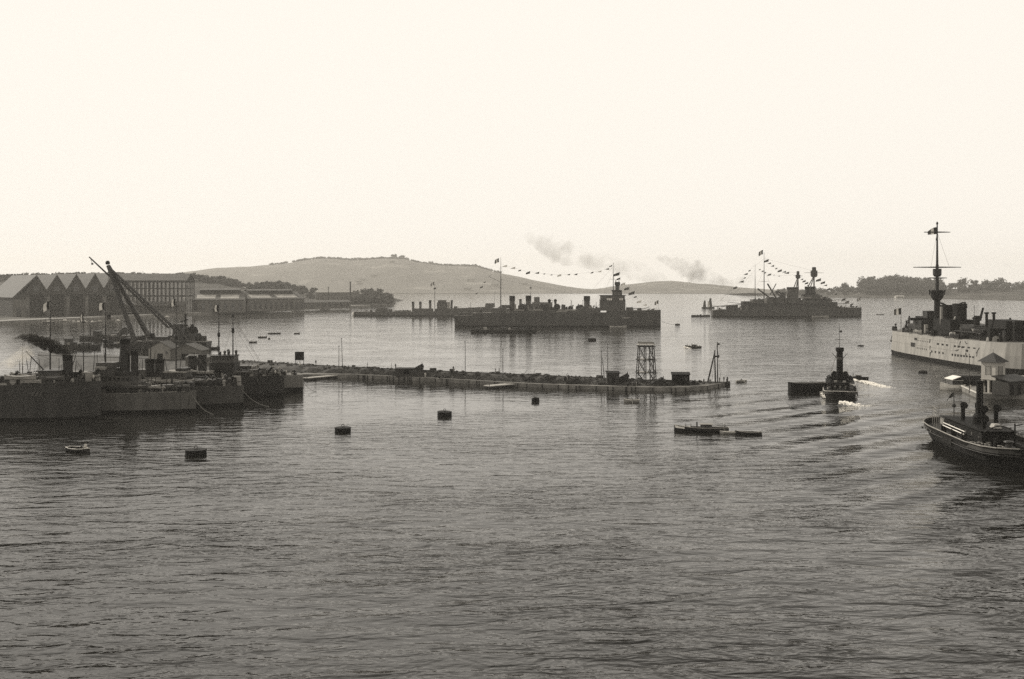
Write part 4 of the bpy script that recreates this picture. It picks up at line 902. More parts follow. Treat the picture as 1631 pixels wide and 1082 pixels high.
# ------------------------------------------------------------------ the long jetty with its piers, gear and people
JST = [(60, 607, 562), (300, 605, 570), (400, 603.5, 575), (482, 602, 580), (560, 602, 584), (670, 607, 589), (740, 611, 592), (800, 615, 594.5), (860, 618, 597), (950, 621, 601), (1000, 622.5, 603.5), (1050, 623.5, 605.5), (1090, 623.5, 606.5), (1125, 621, 607.5), (1150, 616.5, 608), (1163, 612.5, 608.8)]
def jz(px): return interp([(900, 3.4), (1060, 2.2), (1100, 1.35), (1170, 1.3)], px)
def jrear(px, z=None):
    z = jz(px) if z is None else z; py = interp([(a, c) for a, b, c in JST], px); Y = F * (H - z) / (py - HY); return Vector(((px - CX) * Y / F, Y, z))
def jfront(px, z=0.0):
    py = interp([(a, b) for a, b, c in JST], px); p = W(px, py); return Vector((p.x, p.y, z))
def jmid(px, t):
    a, b = jfront(px), jrear(px); p = a.lerp(b, t); zt = jz(px)
    p.z = 1.2 if t < .35 else 1.3 + (zt - .15 - 1.3) * smooth((t - .35) / .4); return p
def jetty():
    t = thing('jetty', 'long low stone jetty crossing the harbour from the moored ships to the middle right', 'jetty', (0, 0, 0))
    A1, A2, A3 = [], [], []; xs = []
    for i in range(len(JST) - 1):
        n = max(1, int((JST[i + 1][0] - JST[i][0]) / 10)); xs += [JST[i][0] + (JST[i + 1][0] - JST[i][0]) * k / n for k in range(n)]
    xs.append(JST[-1][0]); rd = random.Random(2)
    for px in xs:
        a, b = jfront(px), jrear(px); d = b - a; q = lambda s, z: (a.x + d.x * s, a.y + d.y * s, z); zt = jz(px); w = d.length
        A1.append([q(0, -1.5), q(0, 1.2), q(.8 / w, 1.22), q(.3, 1.2), q(.31, 1.18)])
        k = rd.uniform(-.25, .25)
        A2.append([q(.305, 1.1), q(.38, 1.35), q(.5, 1.3 + (zt - 1.3) * (.45 + k)), q(.62, 1.3 + (zt - 1.3) * (.7 + k * .7)), q(.78, zt - .25 + k * .3), q(.86, zt - .2)])
        A3.append([q(.85, zt - .4), q(.85, zt), q(1, zt), q(1.02, -1.5)])
    m = MB(); m.loft(A1); m.build('landing', STONE, t, normals=False)
    m = MB(); m.loft(A2); m.build('rubble_bank', RUBBLE, t, normals=False)
    m = MB(); m.loft(A3); m.build('parapet', WALLD, t, normals=False)
    a, b = A1[-1], A3[-1]; m = MB(); m.add([a[0], a[1], a[3], b[1], b[2], b[3]], [(0, 1, 2, 3, 4, 5)]); m.build('end_wall', WALLD, t, normals=False)
    for i in range(46):                                       # timber fenders along the landing
        px = rd.uniform(560, 1150); p = jfront(px); m = MB(); m.box((p.x, p.y - .12, .35), (.28, .24, 1.5)); m.build('fender', WOOD, t)
    return t
jetty()
def jetty_rubble():
    m = MB(); r = random.Random(6)
    for i in range(620):
        px = r.uniform(385, 1120); t_ = r.choice((.33, .4, .5, .6, .7, .9, .97)) + r.uniform(-.03, .03); p = jmid(px, t_) if t_ < .84 else jrear(px).lerp(jfront(px), 1 - t_); k = r.random() ** 2
        if t_ >= .84: p.z = jz(px)
        if k < .75: m.ball((p.x, p.y, p.z), (r.uniform(.2, .9) * (.5 + k), r.uniform(.2, .6), r.uniform(.15, .5) * (.6 + k)), 6)
        elif r.random() < .5: m.box((p.x, p.y, p.z + .3), (r.uniform(.5, 2.4), r.uniform(.3, .9), r.uniform(.3, .9)), r.uniform(-.6, .6))
        else: a = r.uniform(-1, 1); m.cyl((p.x, p.y, p.z), (p.x + a * 1.6, p.y + r.uniform(-.3, .3), p.z + r.uniform(.2, 1.9)), .07, .06, 5)
    tag(m.build('rubble', RUBBLE), 'loose stones, planks and stakes scattered along the bank and parapet of the jetty', 'rubble', kind='stuff')
jetty_rubble()
random.seed(21)
def plank_pier(label, a, b, wdt):
    A_, B_ = W(*a), W(*b); d = B_ - A_; t = thing('floating_pier', label, 'pier', (A_.x, A_.y, 0), math.atan2(d.y, d.x)); l = d.length
    m = MB(); m.span(0, l, -wdt / 2, wdt / 2, .62, .86); m.build('decking', WOODP, t)
    for i in range(6):
        m = MB(); x = l * (i + .5) / 6; m.span(x - l / 15, x + l / 15, -wdt / 2 + .15, wdt / 2 - .15, -.4, .6); m.build('float', WOOD, t)
    for i in (0, 1): m = MB(); m.cyl((l * i, -wdt / 2 + .3, .8), (l * i, -wdt / 2 + .3, 1.5), .12, .12, 6); m.build('bollard', STEEL, t)
plank_pier('planked pier on dark floats beside the bow of the rightmost moored ship', (486, 606), (552, 600), 2.6)
plank_pier('planked pier on dark floats slanting from the middle of the jetty', (775, 619), (853, 612), 3.2)
def pole(label, px, top, t, lean=0.0, r=.13, group='tall poles standing on the jetty'):
    p = jmid(px, t); z1 = H - (top - HY) * p.y / F; o = thing('signal_pole', label, 'pole', p, 0, group)
    m = MB(); m.cyl((0, 0, -.3), (lean, 0, z1 - p.z), r, r * .55, 7); m.build('shaft', WOOD, o)
    m = MB(); m.ball((lean, 0, z1 - p.z + .1), .2, 6); m.build('truck', STEEL, o)
    m = MB(); m.box((0, 0, 0), (.7, .7, .5)); m.build('foot', STONE, o)
for a in (('shorter pole of the pair right of the black signboard', 539.8, 552, .6), ('taller pole of the pair right of the black signboard', 545.6, 540, .6, -.35), ('tall single pole on the jetty left of the slanting pier', 741, 545, .5),
          ('shorter single pole on the jetty above the slanting pier', 801, 557, .5), ('leaning pole left of the dark shed by the lattice tower', 958, 560, .5, 0.0), ('tall upright pole at the corner of the dark shed by the lattice tower', 968, 549, .5)):
    pole(*a)
p = jmid(963, .35); o = thing('spare_spar', 'spar leaning against the pole left of the dark jetty shed', 'spar', p); m = MB(); m.cyl((.2, 0, -.1), (-.7, .6, 8.3), .12, .07, 6); m.cyl((.1, 0, 0), (.25, 0, .25), .2, .2, 6); m.build('shaft', WOOD, o)
def signboard():
    p = jmid(477, .8); k = p.y / F; o = thing('signboard', 'black square signboard on three posts at the left part of the jetty', 'sign', p)
    zt, zb = H - (561 - HY) * k - p.z, H - (574 - HY) * k - p.z; w = 7.2 * k
    m = MB(); m.span(-w, w, -.1, .1, zb, zt); m.build('panel', BLACK, o)
    m = MB(); m.span(-w - .08, w + .08, -.14, .14, zt, zt + .12); m.build('frame', WOOD, o)
    for x in (-w + .2, .1, w - .2): m = MB(); m.cyl((x, .2, -.3), (x, .2, zt - .1), .1, .1, 6); m.build('post', WOOD, o)
signboard()
def lattice_tower():
    p = jmid(1029, .55); k = p.y / F; o = thing('lattice_tower', 'timber lattice tower with a boxed top platform on the jetty', 'tower', p)
    zt = H - (545 - HY) * k - p.z; zp = H - (550 - HY) * k - p.z; wt, wb = 11.3 * k, 15 * k; dt = 3.6
    legs = []
    for sx in (-1, -.12, .35, 1):
        for sy in (-1, 1):
            if sx == .35 and sy == 1: continue
            a = Vector((sx * wb, sy * dt / 2 * 1.2, -.3)); b = Vector((sx * wt, sy * dt / 2, zp)); legs.append((a, b))
            m = MB(); m.cyl(a, b, .16, .13, 6); m.build('leg', WOOD, o)
    for i, f_ in enumerate((.28, .62, .97)):
        w = wb + (wt - wb) * f_; z = zp * f_
        for sy in (-1, 1): m = MB(); m.span(-w - .5, w + .5, sy * dt / 2 - .12, sy * dt / 2 + .12, z - .13, z + .13); m.build('crossbeam', WOOD, o)
        for sx in (-1, 1): m = MB(); m.span(sx * w - .12, sx * w + .12, -dt / 2 + .13, dt / 2 - .13, z - .15, z + .11); m.build('crossbeam', WOOD, o)
        if i < 2: m = MB(); m.span(-w * .95, w * .2, -dt / 2 + .2, dt / 2 - .2, z + .12, z + .2); m.build('stage', WOODP, o)
    lv = (.02, .28, .62, .97)
    for i in range(3):
        for (xa, xb) in ((-1, -.12), (.35, 1)):
            for sy in (-1, 1):
                m = MB(); z0, z1 = zp * lv[i], zp * lv[i + 1]; wa, wb2 = wb + (wt - wb) * lv[i], wb + (wt - wb) * lv[i + 1]
                m.cyl((xa * wa, sy * dt / 2, z0), (xb * wb2, sy * dt / 2, z1), .09, .09, 5); m.build('brace', WOOD, o); m = MB(); m.cyl((xb * wa, sy * (dt / 2 - .1), z0), (xa * wb2, sy * (dt / 2 - .1), z1), .09, .09, 5); m.build('brace', WOOD, o)
    m = MB(); m.span(-wt - .4, wt + .4, -dt / 2 - .4, dt / 2 + .4, zp + .13, zp + .3); m.build('platform', WOODP, o)
    for sy in (-1, 1):
        for sx in (-1, 0, 1): m = MB(); m.cyl((sx * wt, sy * dt / 2, zp + .3), (sx * wt, sy * dt / 2, zt), .07, .07, 5); m.build('railing_post', WOOD, o)
        m = MB(); m.span(-wt - .1, wt + .1, sy * dt / 2 - .05, sy * dt / 2 + .05, zp + .5, zt); m.build('screen', CANVAS, o)
    m = MB()
    for i in range(14): m.span(-.2 * wb - .3, -.2 * wb + .3, -dt / 2 - .5, -dt / 2 - .44, zp * (.04 + i * .067), zp * (.04 + i * .067) + .06)
    for s in (-.3, .3): m.span(-.2 * wb + s - .03, -.2 * wb + s + .03, -dt / 2 - .51, -dt / 2 - .43, 0, zp)
    m.build('ladder', WOOD, o)
lattice_tower()
def derrick():
    p = jmid(1137, .5); k = p.y / F; o = thing('tripod_derrick', 'tripod derrick of spars with a topmast at the outer end of the jetty', 'derrick', p)
    Zp = lambda py: H - (py - HY) * k - p.z; X = lambda px: (px - 1137) * k
    for a, b, r in (((1144, 611, 1), (1142.6, 545, 0), .2), ((1138.5, 611, -1), (1138.2, 558, 0), .26), ((1126, 610, 0), (1138.5, 560, .2), .15), ((1129, 611, 1.6), (1139.4, 562, .3), .15)):
        m = MB(); m.cyl((X(a[0]), a[2], -.3), (X(b[0]), b[2], Zp(b[1])), r, r * .6, 7); m.build('spar', WOOD, o)
    m = MB(); m.box((X(1141), .2, Zp(568)), (1.4, .7, .5)); m.build('crosstree', WOOD, o)
    m = MB(); m.lathe((X(1144.5), .2, Zp(570)), [(.25, 0), (.35, .3), (.3, .8)], 8); m.build('pulley', STEEL, o)
    m = MB(); m.span(X(1143.2), X(1146.5), .1, .14, Zp(550), Zp(547)); m.build('pennant', FLAGD, o)
    for a, b in (((1142.6, 547, 0), (1127, 609, .6)), ((1142.6, 552, 0), (1150, 610, 1)), ((1139, 562, 0), (1133, 610, -.6))):
        m = MB(); m.cyl((X(a[0]), a[2], Zp(a[1])), (X(b[0]), b[2], Zp(b[1])), .05, .05, 4); m.build('guy_rope', ROPE, o)
derrick()
def hut(name, label, cat, px, t, w, d, h, m_=WOOD, roof=BLACK, pitch=.4, rz=0.0, door=True, gable=False, wins=1):
    p = jmid(px, t); o = thing(name, label, cat, p, rz); q = MB(); q.span(-w / 2, w / 2, -d / 2, d / 2, -.6, h); q.build('wall', m_, o)
    q = MB()
    if gable:
        q.prism([(-w / 2 - .3, h - .12), (0, h + pitch), (w / 2 + .3, h - .12), (w / 2 + .3, h + .06), (0, h + pitch + .2), (-w / 2 - .3, h + .06)], -d / 2 - .3, d / 2 + .3); q.build('roof', roof, o)
        q = MB(); q.prism([(-w / 2, h - .05), (w / 2, h - .05), (0, h + pitch - .05)], -d / 2 + .02, d / 2 - .02); q.build('gable', m_, o)
    else: q.prismx([(-d / 2 - .25, h + .02), (d / 2 + .25, h + pitch), (d / 2 + .25, h + pitch + .15), (-d / 2 - .25, h + .17)], -w / 2 - .25, w / 2 + .25); q.build('roof', roof, o)
    if door: q = MB(); q.span(-w * .12, w * .12, -d / 2 - .06, -d / 2 + .02, 0, min(2.1, h * .85)); q.build('door', BLACK, o)
    for i in range(wins): q = MB(); xx = w * (.25 + .14 * i); q.span(xx, xx + .7, -d / 2 - .05, -d / 2 + .02, h * .45, h * .75); q.build('window', GLASS, o)
    return o
hut('timber_shed', 'dark timber shed between the two poles and the lattice tower', 'shed', 976, .5, 3.7, 3.2, 3.0, WOOD, BLACK)
hut('timber_shed', 'big black box shed right of the lattice tower', 'shed', 1084, .45, 5.2, 3.2, 3.0, BLACK, BLACK, .5, R(-6))
hut('stone_store', 'low dark store built into the jetty right of the pole pair', 'store', 648, .5, 7.5, 3, 1.7, WALLD, BLACK, .2, 0, True, False, 3)
o = hut('harbour_house', 'small white gabled house behind the moored ships', 'house', 262, .9, 9.4, 7, 4.0, CANVAS, ROOF, 2.6, R(-8), True, True, 1)
o = hut('harbour_house', 'long grey roofed house just right of the small white gabled one', 'house', 303, .95, 12, 8, 3.4, WALL, ROOF, 2.4, R(-8), True, True, 3)
o = hut('harbour_house', 'low plastered store with the lean-to roof right of the grey roofed house', 'store', 318, .6, 9, 4, 2.6, WALL, ROOF, .8, R(-4), True, False, 2)
rd = random.Random(9)
def heap(name, label, cat, px, t, kind, group=None):
    p = jmid(px, t); o = thing(name, label, cat, p, rd.uniform(-.3, .3), group)
    if kind == 'timber':
        for i in range(5): m = MB(); y = -.7 + .35 * i; z = .15 + (.25 if i in (1, 3) else 0) + (.45 if i == 2 else 0); m.cyl((-2.6, y, z), (2.6, y + rd.uniform(-.2, .2), z), .15, .13, 7); m.build('log', WOOD, o)
    elif kind == 'crate':
        m = MB(); m.box((0, 0, .5), (1.5, 1.2, 1.1)); m.build('box', WOOD, o)
        for s in (-.62, .62): m = MB(); m.box((s, 0, .5), (.12, 1.26, 1.16)); m.build('batten', WOODP, o)
    elif kind == 'bollard':
        m = MB(); m.lathe((0, 0, -.2), [(.32, 0), (.26, .25), (.22, .7), (.38, .8), (.36, 1.0), (.1, 1.08)], 10); m.build('head', BLACK, o)
        m = MB(); m.lathe((0, 0, -.2), [(.5, 0), (.5, .18)], 10); m.build('base', STONE, o)
    elif kind == 'ramp':
        m = MB(); m.prism([(-2.2, 0), (2.0, 0), (2.0, 2.0), (1.6, 2.1)], -.8, .8); m.build('planking', WOOD, o); m = MB(); m.cyl((1.8, -.9, 0), (1.8, -.9, 2.6), .1, .1, 6); m.build('post', WOOD, o)
    elif kind == 'winch':
        m = MB(); m.cyl((0, -.8, .7), (0, .8, .7), .5, .5, 10); m.build('drum', STEEL, o)
        for s in (-.9, .9): m = MB(); m.box((0, s, .55), (.9, .14, 1.3)); m.build('frame', STEEL, o)
    return o
for px, t_, kd, nm_, lab in ((664, .9, 'ramp', 'plank_ramp', 'steep plank ramp on the parapet right of the low dark store'), (990, .7, 'ramp', 'plank_ramp', 'plank ramp on the jetty between the dark shed and the lattice tower'), (1060, .4, 'timber', 'timber_pile', 'pile of logs between the lattice tower and the big black shed'),
                             (845, .5, 'timber', 'timber_pile', 'pile of logs on the jetty at the root of the slanting pier'), (918, .45, 'timber', 'timber_pile', 'long pile of logs on the jetty left of the leaning pole'), (870, .55, 'winch', 'winch', 'winch on the jetty above the right end of the slanting pier'),
                             (900, .55, 'crate', 'crate', 'wooden crate on the jetty between the winch and the long log pile'), (1010, .3, 'crate', 'crate', 'wooden crate at the foot of the lattice tower'), (1103, .4, 'winch', 'winch', 'winch beside the big black shed near the jetty end'),
                             (430, .9, 'crate', 'crate', 'crate on the parapet left of the black signboard'), (720, .7, 'crate', 'crate', 'crate on the bank left of the tall single pole'), (1046, .5, 'ramp', 'plank_ramp', 'plank ramp just right of the lattice tower'),
                             (1158, .3, 'bollard', 'bollard', 'iron bollard at the very tip of the jetty'), (1000, .08, 'bollard', 'bollard', 'iron bollard on the landing below the lattice tower'), (700, .08, 'bollard', 'bollard', 'iron bollard on the landing left of the slanting pier')):
    heap(nm_, lab, {'plank_ramp': 'ramp', 'timber_pile': 'log pile'}.get(nm_, nm_), px, t_, kd)
for px, t_, rz, lk_, lab in ((1107, .3, 1, 'dark', 'person in dark clothes on the jetty end, leftmost of the group by the derrick'), (1113.5, .25, 2.2, 'dark', 'person in dark clothes, second from the left in the group by the derrick'), (1121, .35, -1, 'blue', 'person in a blue jacket standing just left of the derrick legs'),
                             (1131, .2, -2, 'dark', 'person in dark clothes between the derrick legs'), (1146, .5, .5, 'blue', 'person in a blue jacket just right of the derrick'), (1153, .45, -1.5, 'dark', 'person near the tip of the jetty, left one of the pair right of the derrick'), (1158.5, .6, -1.7, 'dark', 'person at the very tip of the jetty, rightmost of all'),
                             (503, .92, -1, 'dark', 'person in dark clothes on the parapet right of the black signboard'), (478, .6, -1.5, 'mixed', 'person in a white shirt standing under the black signboard'), (585, .95, 0, 'dark', 'person on the parapet midway between the pole pair and the low store'), (630, .95, 1, 'dark', 'person on the parapet just left of the low dark store'),
                             (674, .95, -1, 'dark', 'person on the parapet right of the steep plank ramp'), (722, .95, -1.2, 'dark', 'person on the parapet left of the tall single pole'), (789, .95, 0, 'dark', 'left person of two on the parapet left of the shorter single pole'), (795, .95, 3, 'blue', 'right person of two on the parapet beside the shorter single pole'),
                             (1001, .8, -1.6, 'dark', 'person on the parapet between the dark shed and the lattice tower'), (677.5, .05, -1.5, 'white', 'person in white at the landing edge below the low dark store')):
    p = jmid(px, t_)
    if t_ > .85: p = jrear(px).lerp(jfront(px), .07); p.z = jz(px)
    person(p, rz, lab, 'stand', lk_, 'people on the jetty')

# ------------------------------------------------------------------ small craft
def boat_shell(root, l, w, h, m_, inner=WOOD, thick=.07, bow=1.35, name='hull', transom=.55, keel=-.2):
    outer, inn = [], []
    for t in (-1, -.85, -.5, 0, .4, .7, .88, .97, 1):
        k = (transom + (1 - transom) * smooth((t + 1) / .7)) if t < -.3 else max(.03, (1 - smooth((t + .1) / 1.1) ** 1.5))
        hw = w / 2 * k; X = t * l / 2; z = h * (1 + (bow - 1) * max(0, t) ** 2 + .12 * max(0, -t) ** 2)
        outer.append([(X, -hw, z), (X, -hw * .92, z * .4), (X, -hw * .45, keel), (X, hw * .45, keel), (X, hw * .92, z * .4), (X, hw, z)])
        i = max(.01, hw - thick); inn.append([(X * .985, -i, z), (X * .98, -i * .9, z * .42), (X * .97, -i * .4, keel + .12), (X * .97, i * .4, keel + .12), (X * .98, i * .9, z * .42), (X * .985, i, z)])
    m = MB(); m.loft(outer, m=0); m.loft(inn, m=1)
    m.add(outer[0], [(0, 1, 2, 3, 4, 5)], 0); m.add(inn[0], [(0, 1, 2, 3, 4, 5)], 1)
    rim = MB()
    for i in range(len(outer) - 1):
        for a in (0, 5): rim.add([outer[i][a], outer[i + 1][a], inn[i + 1][a], inn[i][a]], [(0, 1, 2, 3)])
    o = m.build(name, [m_, inner], root)
    return o, outer
def gunwale(root, outer, m_, r=.06):
    m = MB()
    for a in (0, 5): m.tube([r_[a] for r_ in outer], r, 6)
    m.tube([outer[0][0], outer[0][5]], r, 6); m.build('gunwale', m_, root)
def rowboat(label, pos, rz, l=4.2, w=1.5, h=.5, m_=WOOD, gw=WHITE, oars=True, thw=3, group=None, name='rowing_boat', inner=WOOD):
    t = thing(name, label, 'boat', pos, rz, group); _, ou = boat_shell(t, l, w, h, m_, inner); gunwale(t, ou, gw)
    for i in range(thw): m = MB(); x = l * (-.3 + .26 * i); ww = w * (.8 if i == 1 else .66) * .9; m.span(x - .13, x + .13, -ww / 2, ww / 2, h * .62, h * .7); m.build('thwart', WOODP, t)
    if oars:
        for s in (-1, 1): m = MB(); a = Vector((.1, s * .3, h + .25)); b = Vector((-.15, s * (w / 2 + 1.9), .12)); m.cyl(a, b, .035, .028, 6); c = b + (b - a).normalized() * .35; m.box(tuple((b + c) / 2), (.16, .55, .04), 0); m.build('oar', WOODP, t)
    return t
def at(t, lx, ly, z):
    c, s = math.cos(t.rotation_euler.z), math.sin(t.rotation_euler.z); return (t.location.x + lx * c - ly * s, t.location.y + lx * s + ly * c, z)
# near left skiff
b = rowboat('round white rimmed skiff with two people near the lower left', W(126, 720), R(-28), 6.0, 2.5, .7, HULLD, WHITE, False, 3, None, 'skiff', BLACK)
person(at(b, 1.0, -.3, .12), b.rotation_euler.z + 3.0, 'person in dark clothes seated in the white rimmed skiff', 'sit', 'dark'); person(at(b, 1.65, .12, .15), b.rotation_euler.z + 3.1, 'person in white standing at the bow of the white rimmed skiff', 'stand', 'white')
b = rowboat('small pale rowing boat with one rower below the lattice tower', W(1006, 641), R(176), 4.2, 1.5, .7, CANVAS, WHITE, True); person(at(b, -.2, 0, .06), R(176), 'person rowing the small pale boat below the lattice tower', 'row', 'dark')
b = rowboat('small rowing boat with one rower just beyond the jetty tip', W(1181, 609), R(20), 4.0, 1.5, .6, CANVAS, WHITE, True); person(at(b, -.2, 0, .03), R(20), 'person rowing the boat just beyond the jetty tip', 'row', 'dark')
def launch(label, pos, rz, l, w, h, m_=HULLD, band=None, cabin=(.0, .5, .9), name='steam_launch', gw=WOODP, fun=True):
    t = thing(name, label, 'launch', pos, rz); _, ou = boat_shell(t, l, w, h, m_, WOOD, .1, 1.5); gunwale(t, ou, gw, .07)
    c0, c1, ch = cabin; m = MB(); m.span(l * (c0 - .5), l * (c1 - .5), -w * .36, w * .36, h * .7, h + ch, 0, .9); o = m.build('cabin', BLACK if band is None else band, t)
    m = MB(); m.span(l * (c0 - .5) - .15, l * (c1 - .5) + .15, -w * .4, w * .4, h + ch, h + ch + .1); m.build('cabin_roof', CANVAS, t)
    for i in range(3):
        for s in (-1, 1): m = MB(); x = l * (c0 - .5 + (c1 - c0) * (i + .5) / 3); m.span(x - .22, x + .22, s * w * .345 - .04, s * w * .345 + .04, h + ch * .35, h + ch * .75); m.build('window', GLASS, o)
    m = MB(); m.loft([[(l * .2, -w * .3, h + .12), (l * .2, 0, h + .28), (l * .2, w * .3, h + .12)], [(l * .44, -w * .06, h * 1.3), (l * .44, 0, h * 1.36), (l * .44, w * .06, h * 1.3)]]); m.build('foredeck', WOODP, t)
    if fun: m = MB(); m.cyl((l * .08, 0, h), (l * .08, 0, h + 1.2), .16, .16, 8); m.build('funnel', STEEL, t)
    for x in (-.42, -.3): m = MB(); m.span(l * x - .16, l * x + .16, -w * .38, w * .38, h * .6, h * .7); m.build('bench', WOODP, t)
    return t
b = launch('long dark launch with a white bow towing two boats in the middle right', W(1117, 688), R(172), 11.6, 2.5, .95, HULLD, WOOD, (.3, .52, .7))
q = MB()
for s in (-1, 1): q.loft([[(3.6, s * 1.06, 1.04), (5.0, s * .60, 1.22), (5.62, s * .09, 1.38)], [(3.6, s * 1.06, .72), (5.0, s * .62, .8), (5.62, s * .1, .85)]])
q.build('bow_panel', WHITE, b)
person(at(b, -5.0, 0, .15), R(172), 'person in dark clothes standing at the stern of the towing launch', 'stand', 'dark'); person(at(b, 3.3, .1, .45), R(172), 'person in the bow of the towing launch, left one', 'sit', 'dark'); person(at(b, 2.2, -.2, .4), R(172), 'second person from the bow in the towing launch', 'sit', 'blue'); person(at(b, -.2, .3, .45), R(172), 'person amidships leaning out of the towing launch', 'sit', 'dark')
rowboat('low white punt alongside between the towing launch and the dark towed boat', W(1164, 691), R(176), 4.6, 1.2, .42, OFFW, WHITE, False, 2, None, 'punt', CANVAS)
rowboat('empty dark rowing boat at the end of the tow behind the launch', W(1192, 692.5), R(164), 5.6, 1.5, .6, HULLD, WOODP, False, 3, None, 'towed_boat')
b = launch('motor launch full of people crossing beyond the lattice tower with a long wake', W(1104, 554), R(150), 8.5, 2.2, .8, HULLD, BLACK, (.3, .55, .7), 'motor_launch')
for i, (lx, ps, lk_, lab) in enumerate(((3.0, 'stand', 'dark', 'person standing in the bow of the launch beyond the lattice tower'), (2.0, 'sit', 'dark', 'person seated behind the bow of the launch beyond the lattice tower'), (-2.2, 'stand', 'white', 'person in white standing aft in the launch beyond the lattice tower'), (-3.4, 'sit', 'dark', 'person seated at the stern of the launch beyond the lattice tower'))):
    person(at(b, lx, 0, .15), R(150), lab, ps, lk_)
b = launch('small motorboat speeding behind the tug with a foaming wake', W(1367, 604.5), R(150), 6.5, 2.1, .8, BLACK, BLACK, (.35, .62, .6), 'motorboat', WOOD, False); person(at(b, 1.6, .3, .5), R(150), 'person standing in the small motorboat behind the tug', 'stand', 'dark')
for i, (px, py, l, rz, pp, lab) in enumerate(((403, 546, 4.2, 20, 1, 'dark rowing boat right of the ship masts, lowest of the distant boats'), (418, 538, 5.2, 5, 2, 'dark boat with a crew, middle one of the distant boats'), (429, 540, 2.8, 80, 0, 'tiny dinghy just right of the middle distant boat'), (437, 532, 8, 4, 3, 'longest of the distant rowing boats, topmost of the group'),
                                          (473, 532, 3.6, 10, 0, 'lone small boat right of the distant rowing boats'), (1396, 478.3, 8, 3, 0, 'dark boat below the wood near the right shore'), (1402, 501.5, 8, 0, 0, 'dark low boat right of the battleship bow'), (1307, 506, 16, 2, 0, 'long pale boat lying alongside the battleship'),
                                          (985, 522.8, 12, 2, 0, 'pale picket boat lying at the bow of the middle cruiser'))):
    m_ = HULLD if i < 7 else CANVAS
    t = rowboat(lab, W(px, py), R(rz), l, l * .3 if l < 9 else 2.8, .6 if l < 9 else 1.3, m_, WOODP if i < 7 else WHITE, i in (0, 1), 3, None, 'distant_boat')
    for k in range(pp): person(at(t, l * (-.25 + .25 * k), 0, .1), R(rz), 'person seated in the ' + ('lowest', 'middle', '', 'topmost')[i] + ' distant rowing boat right of the masts' + ('' if pp == 1 else ', ' + ('stern', 'middle', 'bow')[k if pp == 3 else k * 2] + ' place'), 'row' if k == 0 else 'sit', 'dark')
def sailboat():
    p = W(1128, 491.5); t = thing('sailing_barge', 'two masted sailing boat with dark sails off the battleship stern', 'sailing boat', p, R(8)); boat_shell(t, 17, 4.6, 1.6, BLACK)
    for x, zt, nme in ((3.0, 14.5, 0), (-4.4, 11.5, 1)): m = MB(); m.cyl((x, 0, .2), (x, 0, zt), .16, .1, 7); m.build('mast', WOOD, t)
    for x, a, b_, hh, m_ in ((3.0, -2.6, 2.6, 13.5, FLAGD), (-4.4, -2.6, 1.8, 10.5, FLAGD), (.2, -1.2, 2.2, 9.5, FLAGW)):
        m = MB(); rows = []
        for i in range(7):
            s = i / 6; w = (1 - .55 * s); rows.append([(x + a * w, .2 + .5 * math.sin(s * 3) , 1.8 + (hh - 2.4) * s), (x + (a + b_) * .5 * w, .9 * math.sin(s * 3), 1.7 + (hh - 2) * s), (x + b_ * w, .2, 1.6 + (hh - 1.6) * s)])
        m.loft(rows); m.build('sail', m_, t, normals=False)
sailboat()
def lighter(label, px, py, l, w, h, rz, name='lighter', load=6, m_=HULLD, cat='barge', rail_=False, seed=1):
    p = W(px, py); t = thing(name, label, cat, p, rz); st = []
    for k, hd in ((-1, .35), (-.96, .7), (-.86, .95), (-.6, 1), (.6, 1), (.86, .9), (.96, .6), (1, .2)): st.append((l / 2 * k, w / 2 * hd, w / 2 * hd * .88, h * (1 + .12 * k ** 4)))
    hull(st, 'hull', [m_, BOOT, DECK], t, .4, min(.5, h * .3)); r = random.Random(seed)
    for i in range(load):
        x = l * (-.42 + .84 * (i + .5) / load) + r.uniform(-.4, .4); hh = r.uniform(.7, 1.9); m = MB()
        if r.random() < .6: m.box((x, r.uniform(-.2, .2) * w, h - .4 + hh / 2), (l / load * r.uniform(.4, .8), w * .5, hh), 0, 0, .92)
        else: m.lathe((x, 0, h - .4), [(.7, 0), (.8, hh * .5), (.6, hh)], 10)
        m.build('cargo', r.choice([WOOD, BLACK, HULLD, CANVAS]), t)
    m = MB(); m.tube([(a, -b_, z_ + .02) for a, b_, c, z_ in st], .12, 5); m.build('rubbing_strake', WOOD, t)
    return t
lighter('long low black barge lying in front of the middle cruiser', 802, 530, 43, 7, 2.0, R(1), 'barge', 9, BLACK, seed=3)
lighter('long low boat off the stern of the battleship', 1116, 505, 18, 3.4, 1.6, R(2), 'barge', 5, HULLD, seed=4)
lighter('black flat barge lashed to the left side of the tug', 1286, 625, 11.2, 4.2, 2.7, R(2), 'barge', 0, BLACK, seed=5)
t = lighter('dark lighter with a deckhouse at its left end behind the left masts', 131, 556, 18, 5, 2.0, R(-2), 'lighter', 6, BLACK, seed=6); m = MB(); m.span(-8.2, -5, -1.6, 1.6, 1.4, 5.2, 0, .95); m.build('deckhouse', HULLD, t); m = MB(); m.cyl((-3, 0, 1.5), (-4.8, 0, 7), .12, .08, 6); m.build('derrick', STEEL, t)
t = lighter('dredger with clustered dark gear left of the floating crane', 167, 542, 28, 7, 2.2, R(1), 'dredger', 11, HULLD, cat='dredger', seed=7)
for a, b_ in (((6, 0, 2), (12, 0, 7)), ((9, 0, 2), (12, 0, 7)), ((12, 1, 2), (12, 0, 7)), ((-8, 0, 2), (-8, 0, 8))): m = MB(); m.cyl(a, b_, .35, .25, 6); m.build('strut', STEEL, t)
